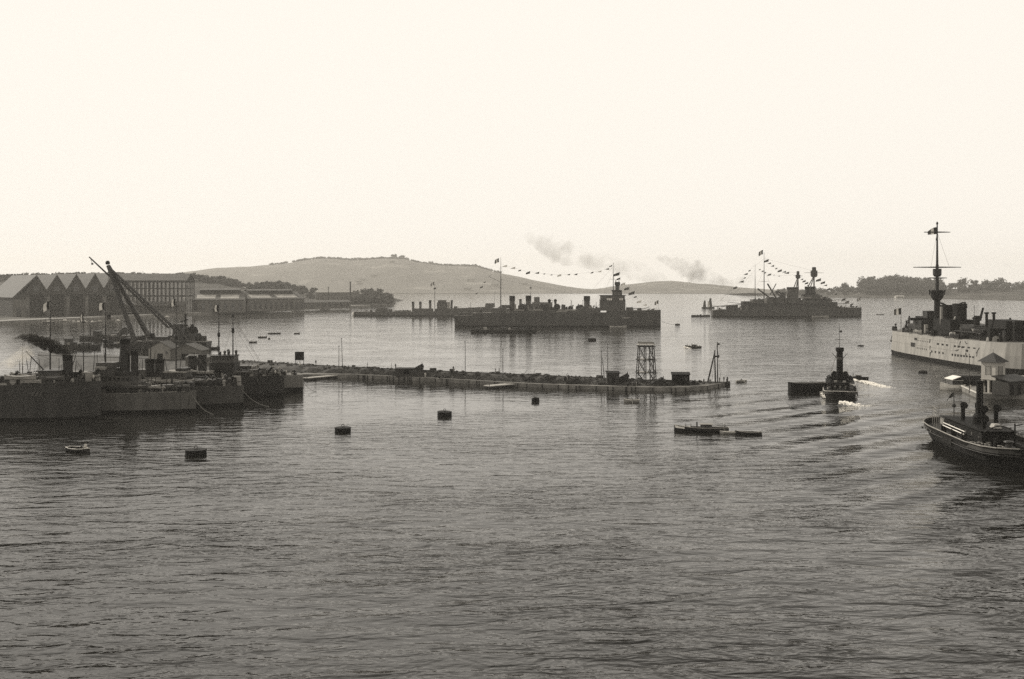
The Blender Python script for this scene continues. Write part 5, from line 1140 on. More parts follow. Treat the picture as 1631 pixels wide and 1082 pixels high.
m = MB(); m.prism([(7, 3.2), (13, 3.2), (13, 7.2), (11.4, 7.6)], -1.6, 1.6); m.build('bucket_frame', HULLD, t); m = MB(); m.span(-6, -2, -2, 2, 1.8, 5.2, 0, .9); m.build('deckhouse', HULLD, t)
lighter('low black pontoon between the dredger and the dark ship funnel', 184, 551.5, 12, 4, 1.2, 0, 'pontoon', 2, BLACK, seed=8)
random.seed(31)
for i, (px, py, w_) in enumerate(((25, 512.6, 5), (36, 512.3, 7), (48, 512.2, 6), (58, 512, 7), (70, 511.5, 7), (78, 513.4, 6), (92, 504.2, 0), (104, 511.3, 6), (118, 512.5, 7), (126, 513.5, 8), (136, 513.2, 8), (147, 513.8, 9), (160, 512.6, 6), (188, 511.5, 6), (203, 510.6, 5), (266, 505.4, 5))):
    if not w_: continue
    t = rowboat('%s boat moored along the shipyard quay, %s from the left' % (('white', 'dark')[i % 3 == 2], ('first', 'second', 'third', 'fourth', 'fifth', 'sixth', '', 'seventh', 'eighth', 'ninth', 'tenth', 'eleventh', 'twelfth', 'thirteenth', 'fourteenth', 'fifteenth')[i]), W(px, py + 1.2), random.uniform(0, 3), w_ + 3, 2.8, 1.0, OFFW if i % 3 != 2 else HULLD, WHITE, False, 2, 'boats moored along the shipyard quay', 'moored_boat')
    m = MB(); m.span(-1.5, 1.0, -.8, .8, .6, 1.9, 0, .85); m.build('cabin', WHITE if i % 2 else WOODP, t)

# ------------------------------------------------------------------ buoys
def buoy(label, px, py, r, h, tilt=0.0, group='drum mooring buoys'):
    t = thing('mooring_buoy', label, 'buoy', W(px, py), random.uniform(0, 3), group); t.rotation_euler.x = tilt; t.rotation_euler.y = tilt * .8
    m = MB(); m.lathe((0, 0, -.5), [(r * .9, 0), (r, .3), (r, .5 + h * .86), (r * 1.05, .5 + h * .88), (r * 1.05, .5 + h * .96), (r * .98, .5 + h)], 24); m.build('drum', BLACK, t)
    m = MB(); m.lathe((0, 0, h), [(r * .22, -.05), (r * .2, .12), (r * .1, .16)], 12); m.build('cap', WOOD, t)
    m = MB(); pts = [(.28 * math.cos(a * .524), 0, h + .38 + .28 * math.sin(a * .524)) for a in range(13)]; m.tube(pts, .06, 6); m.build('mooring_ring', STEEL, t)
    m = MB(); m.lathe((0, 0, h * .12), [(r * 1.02, 0), (r * 1.03, .1), (r * 1.02, .2)], 24); m.build('tide_band', BLACK, t)
buoy('large black drum buoy nearest the camera at the lower left', 312, 725, 1.92, 1.1); buoy('black drum buoy left of the middle of the basin', 546, 688, 1.72, 1.0); buoy('grey topped drum buoy near the middle of the basin', 708, 662.5, 1.72, 1.05, .03)
buoy('small tilted buoy below the right end of the slanting pier', 853, 639.5, 1.05, .9, .16); buoy('small flat buoy beyond the jetty below the cruiser bow', 943, 543, 2.3, 1.4); buoy('tiny dark buoy right of the tug mast', 1371, 551.5, 1.5, .45); buoy('dark buoy in front of the white cruiser', 1470, 594, 1.5, .65); buoy('anchor buoy off the bow of the middle cruiser', 1079, 518, 1.9, 1.0)

# ------------------------------------------------------------------ the tug coming out with the barge
def tug_centre():
    t = thing('tug', 'black steam tug seen end on with a tall funnel and foam under it', 'tug', W(1338, 637), R(-107)); t.location.y += 12.2; t.location.x += 3.9
    # local +x points at the viewer, +y to the right of the picture
    L_, B = 25.0, 4.5; st = []
    for k, hd, hw, z_ in ((-1, .15, .05, 2.6), (-.94, .55, .3, 2.4), (-.75, .9, .7, 2.0), (-.3, 1, .92, 1.7), (.3, 1, .95, 1.7), (.7, .95, .88, 1.9), (.9, .8, .68, 2.1), (.98, .55, .4, 2.2), (1, .4, .25, 2.2)):
        st.append((L_ / 2 * k, B * hd, B * hw, z_))
    hull(st, 'hull', [BLACK, BOOT, DARKDECK], t, .4, .7)
    m = MB(); m.tube([(a, b_ * s, z_ + .02) for s in (-1, 1) for a, b_, c, z_ in st[::s]], .13, 6); m.build('rubbing_strake', WOODP, t)
    m = MB(); m.span(-6, 5.5, -2.6, 2.6, 1.2, 4.0, 0, .96); o = m.build('deckhouse', BLACK, t)
    for s in (-1, 1): ship_boat(t, -.5, s * 2.9, 4.4, 5.2, 1.6, BLACK); m = MB(); m.span(-7.5, 6.5, s * 2.5, s * 3.9, 3.9, 4.05); m.build('boat_deck', BLACK, t)
    m = MB(); m.span(-8.8, -6, -2.4, 2.4, 1.2, 5.4, 0, .94); m.build('companionway', BLACK, t)
    for y in (-1.4, 0, 1.4): m = MB(); m.cyl((5.3, y, 2.9), (5.52, y, 2.9), .28, .28, 10); m.build('porthole', CANVAS, o)
    m = MB(); m.span(-5.0, -1.6, -1.9, 1.9, 4.0, 6.3, 0, .95); w = m.build('wheelhouse', BLACK, t)
    for y in (-1.1, 0, 1.1): m = MB(); m.span(-1.7, -1.58, y - .38, y + .38, 5.0, 5.9); m.build('window', GLASS, w)
    m = MB(); m.span(-5.3, -1.2, -2.2, 2.2, 6.3, 6.45); m.build('wheelhouse_roof', CANVAS, w)
    m = MB(); m.cyl((0, 0, 4), (0, 0, 13.0), .95, .85, 16); f_ = m.build('funnel', BLACK, t); m = MB(); m.lathe((0, 0, 12.4), [(.9, 0), (1.15, .3), (1.15, 1.1), (1.0, 1.25), (.75, 1.25)], 16); m.build('funnel_cap', BLACK, f_)
    m = MB(); m.lathe((0, 0, 10.2), [(.95, 0), (.96, .7)], 16); m.build('funnel_band', HULLP, f_)
    for s in (-1, 1): m = MB(); m.cyl((0, s * .8, 10.5), (.1, s * 2.1, 12.0), .1, .08, 6); m.build('funnel_bracket', STEEL, f_); vent(t, 2.5, s * 1.5, 4, 2.2, .42, 1, BLACK); vent(t, .8, s * 1.9, 4, 1.6, .36, 1, BLACK)
    mast(t, -7.5, 2, 20.2, .2, 0, yards=((15.5, 1.2),)); m = MB(); m.span(-7.5, -7.4, .1, .8, 17.6, 18.2); m.build('pennant', FLAGD, t)
    for s in (-1, 1):
        for x0 in (-9, -4, 4): m = MB(); m.cyl((-7.5, 0, 13.5), (x0, s * 3.6, 2.3), .03, .03, 4); m.build('shroud', ROPE, t)
    m = MB(); m.box((7.2, 0, 1.9), (.6, 1.6, 1.4)); m.cyl((7.3, -1.1, 2.2), (7.3, 1.1, 2.2), .3, .3, 8); m.build('towing_bitts', STEEL, t)
    m = MB(); m.span(9.5, 10.4, -2.0, 2.0, 1.6, 2.1); m.build('stern_grating', WOODP, t)
    m = MB(); a = [(6.5 + .0 * i, -2.9 + 5.8 * i / 8, 2.4 + 1.3 * math.sin(math.pi * i / 8)) for i in range(9)]; m.tube(a, .12, 6); m.build('towing_bow', STEEL, t)
    for i, (x, s) in enumerate(((6, -1), (2, -1), (-3, -1), (6, 1), (2, 1), (-3, 1))):
        m = MB(); pts = [(x + .5 * math.cos(k * .524), s * (B + .1), 1.0 + .5 * math.sin(k * .524)) for k in range(13)]; m.tube(pts, .14, 6); m.build('fender', ROPE, t)
    rail(t, [(-11, -3.2, 2.3), (-4, -4.3, 1.8), (5, -4.3, 1.8), (11, -3.2, 2.1)], .9, 1.6, .03); rail(t, [(-11, 3.2, 2.3), (-4, 4.3, 1.8), (5, 4.3, 1.8), (11, 3.2, 2.1)], .9, 1.6, .03)
    m = MB(); m.box((3.6, 1.2, 4.2), (1.3, 1.0, .45), 0, 0, .8); m.build('skylight', CANVAS, t); m = MB(); m.box((4.4, -1.2, 4.25), (1.1, .8, .5)); m.build('locker', CANVAS, t)
    person(at(t, 4.6, -3.3, 1.1), R(-60), 'person on the left deck of the black tug', 'stand', 'mixed'); person(at(t, 8.8, 1.4, 1.2), R(-90), 'person at the near end of the black tug', 'stand', 'dark'); person(at(t, 6.4, 3.2, 1.1), R(-90), 'person on the right deck of the black tug', 'stand', 'dark')
tug_centre()

# ------------------------------------------------------------------ the big black tug at the right edge
def tug_near():
    t = thing('harbour_steamer', 'large black harbour steamer with a thin tall funnel cut by the right edge', 'steamer', (88.5, 190.0, 1.0), R(-95))
    # local +x towards the viewer, +y towards picture left... after -90 turn: +x -> -Y world, +y -> +X world
    L_, B = 40.0, 6.2; st = []
    for k, hd, hw, z_ in ((-1, .22, .08, 3.1), (-.97, .45, .22, 3.05), (-.9, .7, .45, 2.95), (-.75, .92, .74, 2.8), (-.5, 1, .93, 2.65), (0, 1, .97, 2.6), (.5, 1, .95, 2.6), (.78, .88, .72, 2.7), (.92, .62, .42, 2.8), (.985, .3, .15, 2.9), (1, .12, .05, 2.9)):
        st.append((L_ / 2 * k, B * hd, B * hw, z_))
    h = hull(st, 'hull', [BLACK, BOOT, DARKDECK], t, .2, .95)
    m = MB()
    for s in (-1, 1): m.tube([(a, b_ * s * 1.012, z_ + .03) for a, b_, c, z_ in st], .11, 8)
    m.tube([(st[0][0], -st[0][1], 3.13), (st[0][0], st[0][1], 3.13)], .11, 6); m.build('pale_rail', CANVAS, t)
    for s in (-1, 1): m = MB(); m.tube([(a, (b_ * .62 + c * .38) * s * 1.02 + s * .03, z_ * .55) for a, b_, c, z_ in st], .1, 6); m.build('rubbing_strake', WOOD, h)
    for i in range(9):
        m = MB(); x = -2 + i * .62; m.span(x, x + .3, -6.42, -6.28, .9, 2.0); m.build('hull_plank', HULLD, h)
    for x in (-14, -11, -8.5): m = MB(); m.box((x, -6.2, 1.75), (.5, .3, .4)); m.build('freeing_port', HULLP, h)
    zd = 1.75
    m = MB(); m.span(-11, 9, -2.9, 2.9, zd, 4.3, 0, .97); o = m.build('deckhouse', BLACK, t)
    for x in (-8, -5, -2, 1, 4): m = MB(); m.cyl((x, -2.95, 3.2), (x, -2.78, 3.2), .3, .3, 12); m.build('porthole', HULLP, o)
    m = MB(); m.span(-11.4, 9.4, -3.2, 3.2, 4.3, 4.42); m.build('house_top', BLACK, o)
    m = MB(); m.cyl((-1.2, .4, 4.4), (-1.2, .4, 12.4), .66, .6, 18); f_ = m.build('funnel', BLACK, t); m = MB(); m.lathe((-1.2, .4, 12.0), [(.62, 0), (.74, .1), (.74, .45), (.62, .55), (.5, .55)], 18); m.build('funnel_cap', BLACK, f_)
    m = MB(); m.lathe((-1.2, .4, 4.4), [(1.25, 0), (1.25, 1.3), (.9, 1.9), (.7, 2.0)], 18); m.build('funnel_casing', BLACK, f_)
    m = MB(); m.cyl((-.3, .4, 4.4), (-.3, .4, 11.4), .09, .09, 6); m.build('steam_pipe', STEEL, f_)
    for x, y, hh in ((-6, -1.0, 2.6), (-6.2, 1.8, 2.6), (3.0, 1.8, 3.2), (2.2, -.2, 2.9), (6, -1.5, 1.6)): vent(t, x, y, 4.3, hh, .5, 1, BLACK)
    m = MB(); m.cyl((-14, 0, zd), (-14, 0, 9.2), .13, .07, 8); o = m.build('mast', WOOD, t); m = MB(); m.lathe((-14, 0, 5.9), [(.3, 0), (.36, .2), (.36, .6), (.2, .8)], 10); m.build('lantern', STEEL, o)
    m = MB(); rows = [[(-14, -.1 - .22 * i, 8.9 - .06 * i * i), (-14 + .1 * math.sin(i), -.1 - .2 * i, 8.1 - .1 * i)] for i in range(7)]; m.loft(rows); m.build('flag', FLAGD, o, normals=False)
    # open bridge rails round the far end
    m = MB()
    for zz in (4.4, 5.1, 5.7): m.tube([(-17, -3.2, zz), (-18.6, -1.5, zz), (-18.6, 1.5, zz), (-17, 3.2, zz), (-12, 4.0, zz)], .05, 5); m.tube([(-17, -3.2, zz), (-12, -4.0, zz)], .05, 5)
    for p in ((-17, -3.2), (-18.6, -1.5), (-18.6, 1.5), (-17, 3.2), (-12, 4.0), (-12, -4.0), (-14.5, -3.6)): m.cyl((p[0], p[1], zd), (p[0], p[1], 5.75), .07, .07, 6)
    m.build('awning_rail', CANVAS, t)
    m = MB(); m.span(-16.6, -12, -2.2, 2.2, zd, 4.0, 0, .92); o = m.build('companionway', WOOD, t); m = MB(); m.span(-15.3, -13.2, -2.24, -2.1, 2.4, 3.6); m.build('window', CANVAS, o)
    for y, x0, x1, z_ in ((-4.5, -7, 4.5, 3.2), (-4.0, -8, 3.5, 3.55)): m = MB(); m.cyl((x0, y, z_), (x1, y, z_ - .1), .09, .09, 6); m.build('boat_hook', WHITE, t)
    for x in (-7, -1.5, 4): m = MB(); m.box((x, -4.3, 2.5), (.16, 1.0, 1.5)); m.build('hook_rack', STEEL, t)
    for x, y in ((11, -4), (12.8, -3.4), (14.6, -1.8), (10.5, -5)):
        m = MB(); pts = [(x + .55 * math.cos(k * .524), y + .4 * math.sin(k * .524), 2.0 + .1 * k * .3) for k in range(25)]; m.tube(pts, .13, 6); m.build('rope_coil', ROPE, t)
    for x, y in ((10, -1), (10, 1.6)): m = MB(); m.cyl((x, y, zd), (x, y, 3.1), .3, .26, 10); m.lathe((x, y, 3.0), [(.3, 0), (.4, .1), (.4, .25), (.2, .3)], 10); m.build('towing_bitt', STEEL, t)
    m = MB(); m.lathe((13.5, 0, zd), [(1.2, 0), (1.0, .5), (.5, .7), (.5, 1.2), (.9, 1.4), (.8, 1.6)], 14); m.build('capstan', STEEL, t)
    m = MB(); pts = [(9.6, -2.8 + 5.6 * i / 10, 4.2 + 1.2 * math.sin(math.pi * i / 10)) for i in range(11)]; m.tube(pts, .12, 6); m.build('towing_bow', STEEL, t)
    for x in (7.5, 16): m = MB(); m.cyl((x, 3.4, zd), (x, 3.4, 5.6), .16, .14, 8); m.cyl((x, 3.4, 5.2), (x + .6, 4.6, 5.6), .1, .1, 6); m.build('davit', BLACK, t)
    m = MB(); m.box((5.5, .8, 4.9), (2.2, 1.4, .7), 0, 0, .7); m.build('skylight', WOODP, t)
    ship_boat(t, 1.5, 3.9, 3.2, 5.6, 1.8, HULLP)
    rail(t, [(-10, 5.2, 2.65), (2, 6.2, 2.6), (12, 5.9, 2.65)], .9, 1.6, .035)
    r = random.Random(4)
    for i in range(14):
        x, y = r.uniform(9.5, 18), r.uniform(-4.2, 3.5); hh = r.uniform(.3, .9); m = MB(); m.box((x, y, zd + hh / 2), (r.uniform(.4, 1.2), r.uniform(.4, 1), hh), r.uniform(0, 3), 0, .9); m.build('deck_gear', r.choice([WOOD, BLACK, STEEL, ROPE]), t)
    person(at(t, 9.0, -3.4, zd + 1.0), R(150), 'person on deck of the large black steamer beside the rope coils', 'stand', 'dark')
tug_near()

# ------------------------------------------------------------------ the quay with the gatehouse at the right edge
def right_quay():
    pts = [W(1531, 622), W(1557, 634.5), W(1620, 635.5), W(1760, 640), W(1760, 602), W(1531, 606)]
    m = MB(); m.slab([(p.x, p.y) for p in pts], -1.5, 1.3); tag(m.build('landing_ground', STONE), kind='structure')
    a, b_, c = pts[0], pts[1], pts[2]; m = MB(); m.tube([Vector((p.x, p.y, 1.36)) for p in (a, b_, c)], .28, 6); tag(m.build('kerb', WALLP), kind='structure')
right_quay()
def gatehouse():
    w, d, h, ha = 4.4, 4.4, 8.7, 3.9; an = R(30); c = W(1585.5, 627, 1.3); p = (c.x + math.cos(an) * w / 2, c.y + math.sin(an) * w / 2)
    t = thing('gatehouse', 'small white two storey gatehouse with arches and a dark pyramid roof at the right edge', 'house', (p[0], p[1], 1.3), an)
    m = MB(); m.span(-w / 2, w / 2, 0, d, ha, h); wl = m.build('wall', WALLP, t)
    m = MB(); m.span(-w / 2 - .12, w / 2 + .12, -.12, d + .12, ha - .2, ha); m.build('string_course', WALLP, t)
    for x in (-w / 2 + .3, 0, w / 2 - .3):
        for y in (.3, d / 2, d - .3):
            if x == 0 and y == d / 2: continue
            m = MB(); m.span(x - .3, x + .3, y - .3, y + .3, 0, ha - .2); m.build('pier', WALLP, t)
    for i in (-1, 1):
        c0 = i * (w / 2 - .3) / 2; r = (w / 2 - .3) / 2 - .3
        pts = [(c0 - r - .02, ha - .2)] + [(c0 + r * math.cos(math.pi - a * math.pi / 10), ha - .3 - r + r * math.sin(a * math.pi / 10)) for a in range(11)] + [(c0 + r + .02, ha - .2)]
        m = MB(); m.prism(pts, .05, .55); m.build('arch', WALLP, t)
        m = MB(); m.prismx([(y + d / 2, z) for y, z in pts], -w / 2 + .05, -w / 2 + .55); m.build('arch', WALLP, t)
    m = MB(); m.span(-w / 2 + .9, w / 2 - .62, 1.0, d - .62, 0, ha - .25); m.build('back_room', BLACK, t)
    for k in (0, 1):
        m = MB()
        if k: m.span(-.75, .75, -.06, .02, ha + 1.2, ha + 3.6)
        else: m.span(-w / 2 - .06, -w / 2 + .02, d / 2 - .7, d / 2 + .7, ha + 1.2, ha + 3.6)
        m.build('window', CANVAS, wl)
        for s in (-1, 1):
            m = MB()
            if k: m.span(s * .86 - .09, s * .86 + .09, -.1, .02, ha + 1.1, ha + 3.7)
            else: m.span(-w / 2 - .1, -w / 2 + .02, d / 2 + s * .8 - .09, d / 2 + s * .8 + .09, ha + 1.1, ha + 3.7)
            m.build('shutter', WALL, wl)
    e = .8; m = MB(); z0, z1 = h, h + 2.6
    m.add([(-w / 2 - e, -e, z0), (w / 2 + e, -e, z0), (w / 2 + e, d + e, z0), (-w / 2 - e, d + e, z0), (0, d / 2, z1)], [(0, 1, 4), (1, 2, 4), (2, 3, 4), (3, 0, 4), (3, 2, 1, 0)]); rf = m.build('roof', HULLD, t)
    m = MB(); m.cyl((0, d / 2, z1 - .1), (0, d / 2, z1 + .9), .07, .03, 6); m.build('finial', STEEL, rf)
gatehouse()
p = W(1611, 630, 1.3); t = thing('arcaded_annexe', 'dark low annexe with a lean-to roof beside the white gatehouse', 'building', (p.x, p.y, 1.3), R(30)); m = MB(); m.span(-1.2, 9, 0, 5, 0, 3.6); m.build('wall', WALLD, t); m = MB(); m.prismx([(-.6, 3.6), (5, 4.8), (5, 5.1), (-.6, 3.9)], -1.5, 9.4); m.build('roof', HULLD, t)
for i in range(3): m = MB(); m.span(-.4 + 3.2 * i, 1.0 + 3.2 * i, -.1, .02, 0, 2.8); m.build('doorway', BLACK, t)
def boathouse_shelter():
    p = W(1537, 613, 1.3); t = thing('boat_shelter', 'long black roofed boat shelter on the landing left of the gatehouse', 'shelter', (p.x, p.y, 1.3), R(4))
    m = MB(); m.loft([[(-2.5, -2.6, 0), (-2.5, -2.4, 1.8), (-2.5, -1.2, 2.7), (-2.5, 1.2, 2.7), (-2.5, 2.4, 1.8), (-2.5, 2.6, 0)], [(8.4, -2.6, 0), (8.4, -2.4, 1.8), (8.4, -1.2, 2.7), (8.4, 1.2, 2.7), (8.4, 2.4, 1.8), (8.4, 2.6, 0)]], True); m.build('roof', BLACK, t)
    m = MB(); m.prism([(-5.2, 1.7), (-2.5, 2.6), (-2.5, 2.75), (-5.2, 1.85)], -2.5, 2.5); m.build('awning', WHITE, t)
    for y in (-2.3, 2.3): m = MB(); m.cyl((-5, y, -2.5), (-5, y, 1.8), .09, .09, 6); m.build('post', WOOD, t)
boathouse_shelter()
p = W(1544, 625, 1.3); t = thing('mooring_pole', 'slim tall pole on the landing between the steamer funnel and the gatehouse', 'pole', (p.x, p.y, 1.3)); m = MB(); m.cyl((0, 0, -.2), (0, 0, 10.6), .11, .06, 7); m.build('shaft', WOOD, t); m = MB(); m.ball((0, 0, 10.7), .16, 6); m.build('truck', STEEL, t)
person(W(1545.5, 622, 1.3), R(-100), 'person in white on the landing left of the gatehouse', 'stand', 'white')
b = launch('white motor launch with a dark canopy lying off the landing', W(1517, 621), R(165), 7.0, 2.6, 1.5, WHITE, HULLD, (.1, .5, 1.3), 'white_launch', WHITE, False)

# ------------------------------------------------------------------ the ships moored side by side at the left
def moored(name, label, cat, bow, Y, Ln, B, py_bow, py_deck, m_, boot, mats=None):
    k = Y / F; px0 = bow - Ln / 2 / k; f = Fr(px0, Y); t = thing(name, label, cat, (f.X, Y, 0)); L2 = Ln / 2
    zb, zd = f.z(py_bow), f.z(py_deck); st = []
    for d, hd, hw in ((0, .05, .02), (.4, .14, .06), (2, .34, .2), (5, .58, .42), (10, .82, .68), (18, .97, .9), (30, 1, .98), (Ln * .6, 1, .98), (Ln * .85, .85, .72), (Ln - 2, .55, .3), (Ln, .4, .1)):
        st.append((L2 - d, B * hd, B * hw, zb + (zd - zb) * smooth(d / 24)))
    st.sort(key=lambda q: q[0])
    h = hull(st, 'hull', [m_, BOOT, DECK], t, boot); 
    def hb(X): return interp([(a, b) for a, b, c, d in st], X)
    def zk(X): return interp([(a, d) for a, b, c, d in st], X)
    return t, f, h, hb, zk
def block(t, f, name, a, b, t0, t1, hb, m_=UPPER, top=1.0, y=0.0):
    q = MB(); q.span(f.x(a), f.x(b), y - hb, y + hb, f.z(t1) - .1, f.z(t0), 0, top); return q.build(name, m_, t)
def windows(o, f, a, b, n, t0, t1, y):
    for i in range(n):
        q = MB(); w = (b - a) / n; q.span(f.x(a + w * (i + .2)), f.x(a + w * (i + .8)), y - .05, y + .03, f.z(t1), f.z(t0)); q.build('window', GLASS, o)
def chain(t, a, b, r=.09):
    q = MB(); a, b = Vector(a), Vector(b); pts = [a.lerp(b, i / 8) + Vector((0, 0, -1.0 * math.sin(math.pi * i / 8))) for i in range(9)]; q.tube(pts, r, 5); q.build('anchor_chain', ROPE, t)
def davit_boat(t, x, y, z, l, m_, face=-1):
    ship_boat(t, x, y, z, l, l * .27, m_)
    for s in (-.33, .33):
        q = MB(); q.tube([(x + s * l, y + face * -.6, z - 1.4), (x + s * l, y + face * -.55, z + 1.1), (x + s * l, y + face * .15, z + 1.5)], .08, 6); q.build('davit', STEEL, t)
def stays(t, top, feet, r=.03):
    for p in feet: q = MB(); q.cyl(top, p, r, r, 4); q.build('stay', ROPE, t)
def crowd_gear(t, f, a, b, hb, zk, n, seed, hmax=2.2, mats=None):
    r = random.Random(seed)
    for i in range(n):
        X = f.x(r.uniform(a, b)); w = hb(X) * .85; y = r.uniform(-w, w * .6); z0 = zk(X); hh = r.uniform(.3, hmax); q = MB(); c = r.random(); m_ = r.choice(mats or [UPPER, HULLD, STEEL, STEEL, BLACK, CANVAS])
        nme = 'deck_gear'
        if c < .3: q.box((X, y, z0 + hh / 2), (r.uniform(.6, 2.6), r.uniform(.5, 1.8), hh), r.uniform(-.3, .3), 0, .9)
        elif c < .5: q.cyl((X, y - .6, z0 + hh * .4), (X, y + .6, z0 + hh * .4), hh * .4, hh * .4, 10); nme = 'winch'
        elif c < .68: q.cyl((X, y, z0), (X, y, z0 + hh), .2, .2, 8); q.cyl((X - .1, y, z0 + hh - .1), (X + .5, y, z0 + hh + .35), .25, .45, 8); nme = 'ventilator'
        elif c < .85: q.cyl((X, y, z0), (X + r.uniform(-.4, .4), y, z0 + hh * 1.7), .07, .05, 5); nme = 'stanchion'
        else: q.lathe((X, y, z0), [(.5, 0), (.55, .5), (.3, .9)], 10); q.cyl((X, y, z0 + .7), (X + r.choice((-2.2, 2.4)), y, z0 + 1.2), .13, .08, 6); nme = 'deck_gun'
        q.build(nme, m_, t)

MX = [STEEL, STEEL, BLACK, BLACK, HULLD, HULLD, UPPER, UPPER, CANVAS, OFFW]
# nearest: the tall dark ship with the smoking funnel
t, f, h, hb, zk = moored('moored_warship', 'nearest dark moored ship with a smoking funnel at the left edge', 'warship', 160.5, 240, 64, 5.2, 606.5, 611, mat('smoke stained hull paint', .03, .6, .4, .5, .15), .5)
x, z = f.x, f.z
ports(h, [x(p) for p in range(30, 140, 12)], lambda X: -hb(X) * .985, z(622), .2); ports(h, [x(p) for p in range(36, 120, 16)], lambda X: -hb(X) * .97, z(634), .2)
block(t, f, 'after_house', -40, 62, 600, 611, 3.6, HULLD); block(t, f, 'deckhouse', 64, 112, 599, 611, 3.6); b = block(t, f, 'bridge', 70, 103, 590, 599, 3.0, HULLP); windows(b, f, 72, 101, 6, 592, 595.5, -3.02)
block(t, f, 'bridge_roof', 68, 105, 588.6, 590, 3.5, HULLD); block(t, f, 'forward_house', 112, 140, 604, 611, 2.6, HULLD)
fn = funnel(t, x(107.5), z(600), z(567), 1.05, 1.05, m=STEEL, cowl=.2)
mast(t, x(80), z(590), z(478.5), .2, 0, yards=((z(503), 2.4),), tops=((z(546), z(541), .55),)); stays(t, (x(80), 0, z(505)), [(x(60), -3, z(600)), (x(104), -3, z(600)), (x(140), 0, z(606))])
ensign(t, x(79.5), 0, z(480), 2.3, 1.9, -1, drop=.9); mast(t, x(36), z(600), z(548), .12)
q = MB(); q.cyl((x(74), -1, z(590)), (x(46), -1.5, z(559)), .16, .1, 6); q.cyl((x(46), -1.5, z(559)), (x(79), -.5, z(571)), .03, .03, 4); q.build('derrick_boom', STEEL, t)
q = MB(); q.cyl((x(113), 0, z(590)), (x(121), .5, z(560)), .1, .07, 6); q.build('signal_arm', STEEL, t)
for px, y, l, m_ in ((46, -4.2, 7.5, OFFW), (64, -4.6, 5, OFFW), (96, -4.4, 6, UPPER), (86, 3.6, 7, OFFW), (30, 3, 7, OFFW)): davit_boat(t, x(px), y, z(603 if px != 64 else 608), l, m_)
crowd_gear(t, f, 20, 154, hb, zk, 130, 51, 2.6, MX); rail(t, [(x(20), -5.1, z(611)), (x(100), -5.1, z(611)), (x(140), -3.4, z(609)), (x(158), -.6, z(607))], 1.0, 1.5, .03)
for px, y in ((66, -5.25), (72, -5.25), (78, -5.25)): q = MB(); q.prism([(x(px), z(627)), (x(px + 3), z(627)), (x(px + 7), z(620)), (x(px + 4), z(620))], y - .06, y + .02); q.build('hull_plate', HULLP, h)
q = MB(); q.cyl((x(154), -.9, z(612)), (x(154), -.5, .5), .1, .1, 5); q.build('anchor_chain', STEEL, t)
for px, y, lk_, lab in ((132, -2.6, 'dark', 'person in dark clothes near the bow of the nearest moored ship'), (151, -.9, 'white', 'person in white at the very bow of the nearest moored ship'), (100, -4.4, 'white', 'person in white beside the smoking funnel of the nearest moored ship'), (118, -3.2, 'dark', 'person just right of the smoking funnel on the nearest moored ship')):
    person((f.X + x(px), f.Y + y, zk(x(px))), random.uniform(-2, 0), lab, 'stand', lk_)

def rig(t, f, z0, aerials, poles, seed):
    r = random.Random(seed)
    for a, b in aerials:
        for dy in (-.7, .7): q = MB(); q.cyl(f.p(a[0], a[1], dy), f.p(b[0], b[1], dy), .035, .035, 4); q.build('aerial_wire', ROPE, t)
    for px, top, base in poles:
        q = MB(); y = r.uniform(-3, 2); q.cyl(f.p(px, base, y), f.p(px + r.uniform(-5, 5), top, y), .1, .06, 6); q.build('derrick_pole', STEEL, t)
rig(t, f, 0, (((80, 503), (36, 550)), ((80, 490), (133, 600)), ((80, 520), (20, 585))), ((54, 566, 600), (62, 572, 600), (96, 570, 600), (118, 575, 605), (126, 580, 606), (28, 575, 605), (44, 570, 602)), 1)

# second: long low grey hull with a thick dark funnel
t, f, h, hb, zk = moored('moored_warship', 'second moored ship with a grey plated hull and slanting anchor chain', 'warship', 312, 252, 70, 4.6, 622.5, 625, mat('mid grey hull paint', .095, .6, .3, .5, .15), .7)
x, z = f.x, f.z
ports(h, [x(p) for p in range(170, 290, 11)], lambda X: -hb(X) * .985, z(631), .16)
block(t, f, 'deckhouse', 120, 232, 614, 625, 3.0, HULLD); b = block(t, f, 'bridge', 158, 218, 598, 614, 2.8); block(t, f, 'bridge_wing', 160, 190, 587, 598, 3.3, HULL); block(t, f, 'bridge_wing', 190, 216, 591, 598, 2.6, HULLD); block(t, f, 'gun_platform', 148, 158, 605, 614, 2, UPPER); block(t, f, 'gun_platform', 218, 228, 608, 614, 2.2, UPPER); block(t, f, 'canvas_dodger', 160, 176, 583, 587, 3.35, CANVAS); windows(b, f, 158, 220, 9, 600, 605, -2.82)
funnel(t, x(198.5), z(596), z(541), 1.15, 1.0, m=HULLD, cowl=.12); funnel(t, x(214), z(600), z(560), .8, .8, m=HULLD)
block(t, f, 'chart_house', 158, 186, 577, 585, 2.0, UPPER)
mast(t, x(168), z(586), z(481), .22, 0, yards=((z(512), 2.2), (z(520), 2.6)), tops=((z(547), z(541), .6),)); mast(t, x(133), z(610), z(500), .16, 0, tops=((z(515), z(512), .4),))
stays(t, (x(168), 0, z(512)), [(x(150), -3.2, z(614)), (x(190), -3.2, z(614)), (x(232), 0, z(622))]); ensign(t, x(167.5), 0, z(482), 2.2, 1.8, -1, drop=.3); ensign(t, x(133), 0, z(500), .9, 1.6, -1)
for px, y, l, m_ in ((230, -3.8, 6, UPPER), (246, -3.4, 5.5, OFFW), (180, -4.3, 6, HULLD), (216, 3.2, 6, OFFW), (150, -4.2, 6, OFFW)): davit_boat(t, x(px), y, z(617), l, m_)
q = MB(); q.cyl((x(231), -1, z(600)), (x(262), -2.4, z(617)), .14, .1, 6); q.build('boat_boom', UPPER, t)
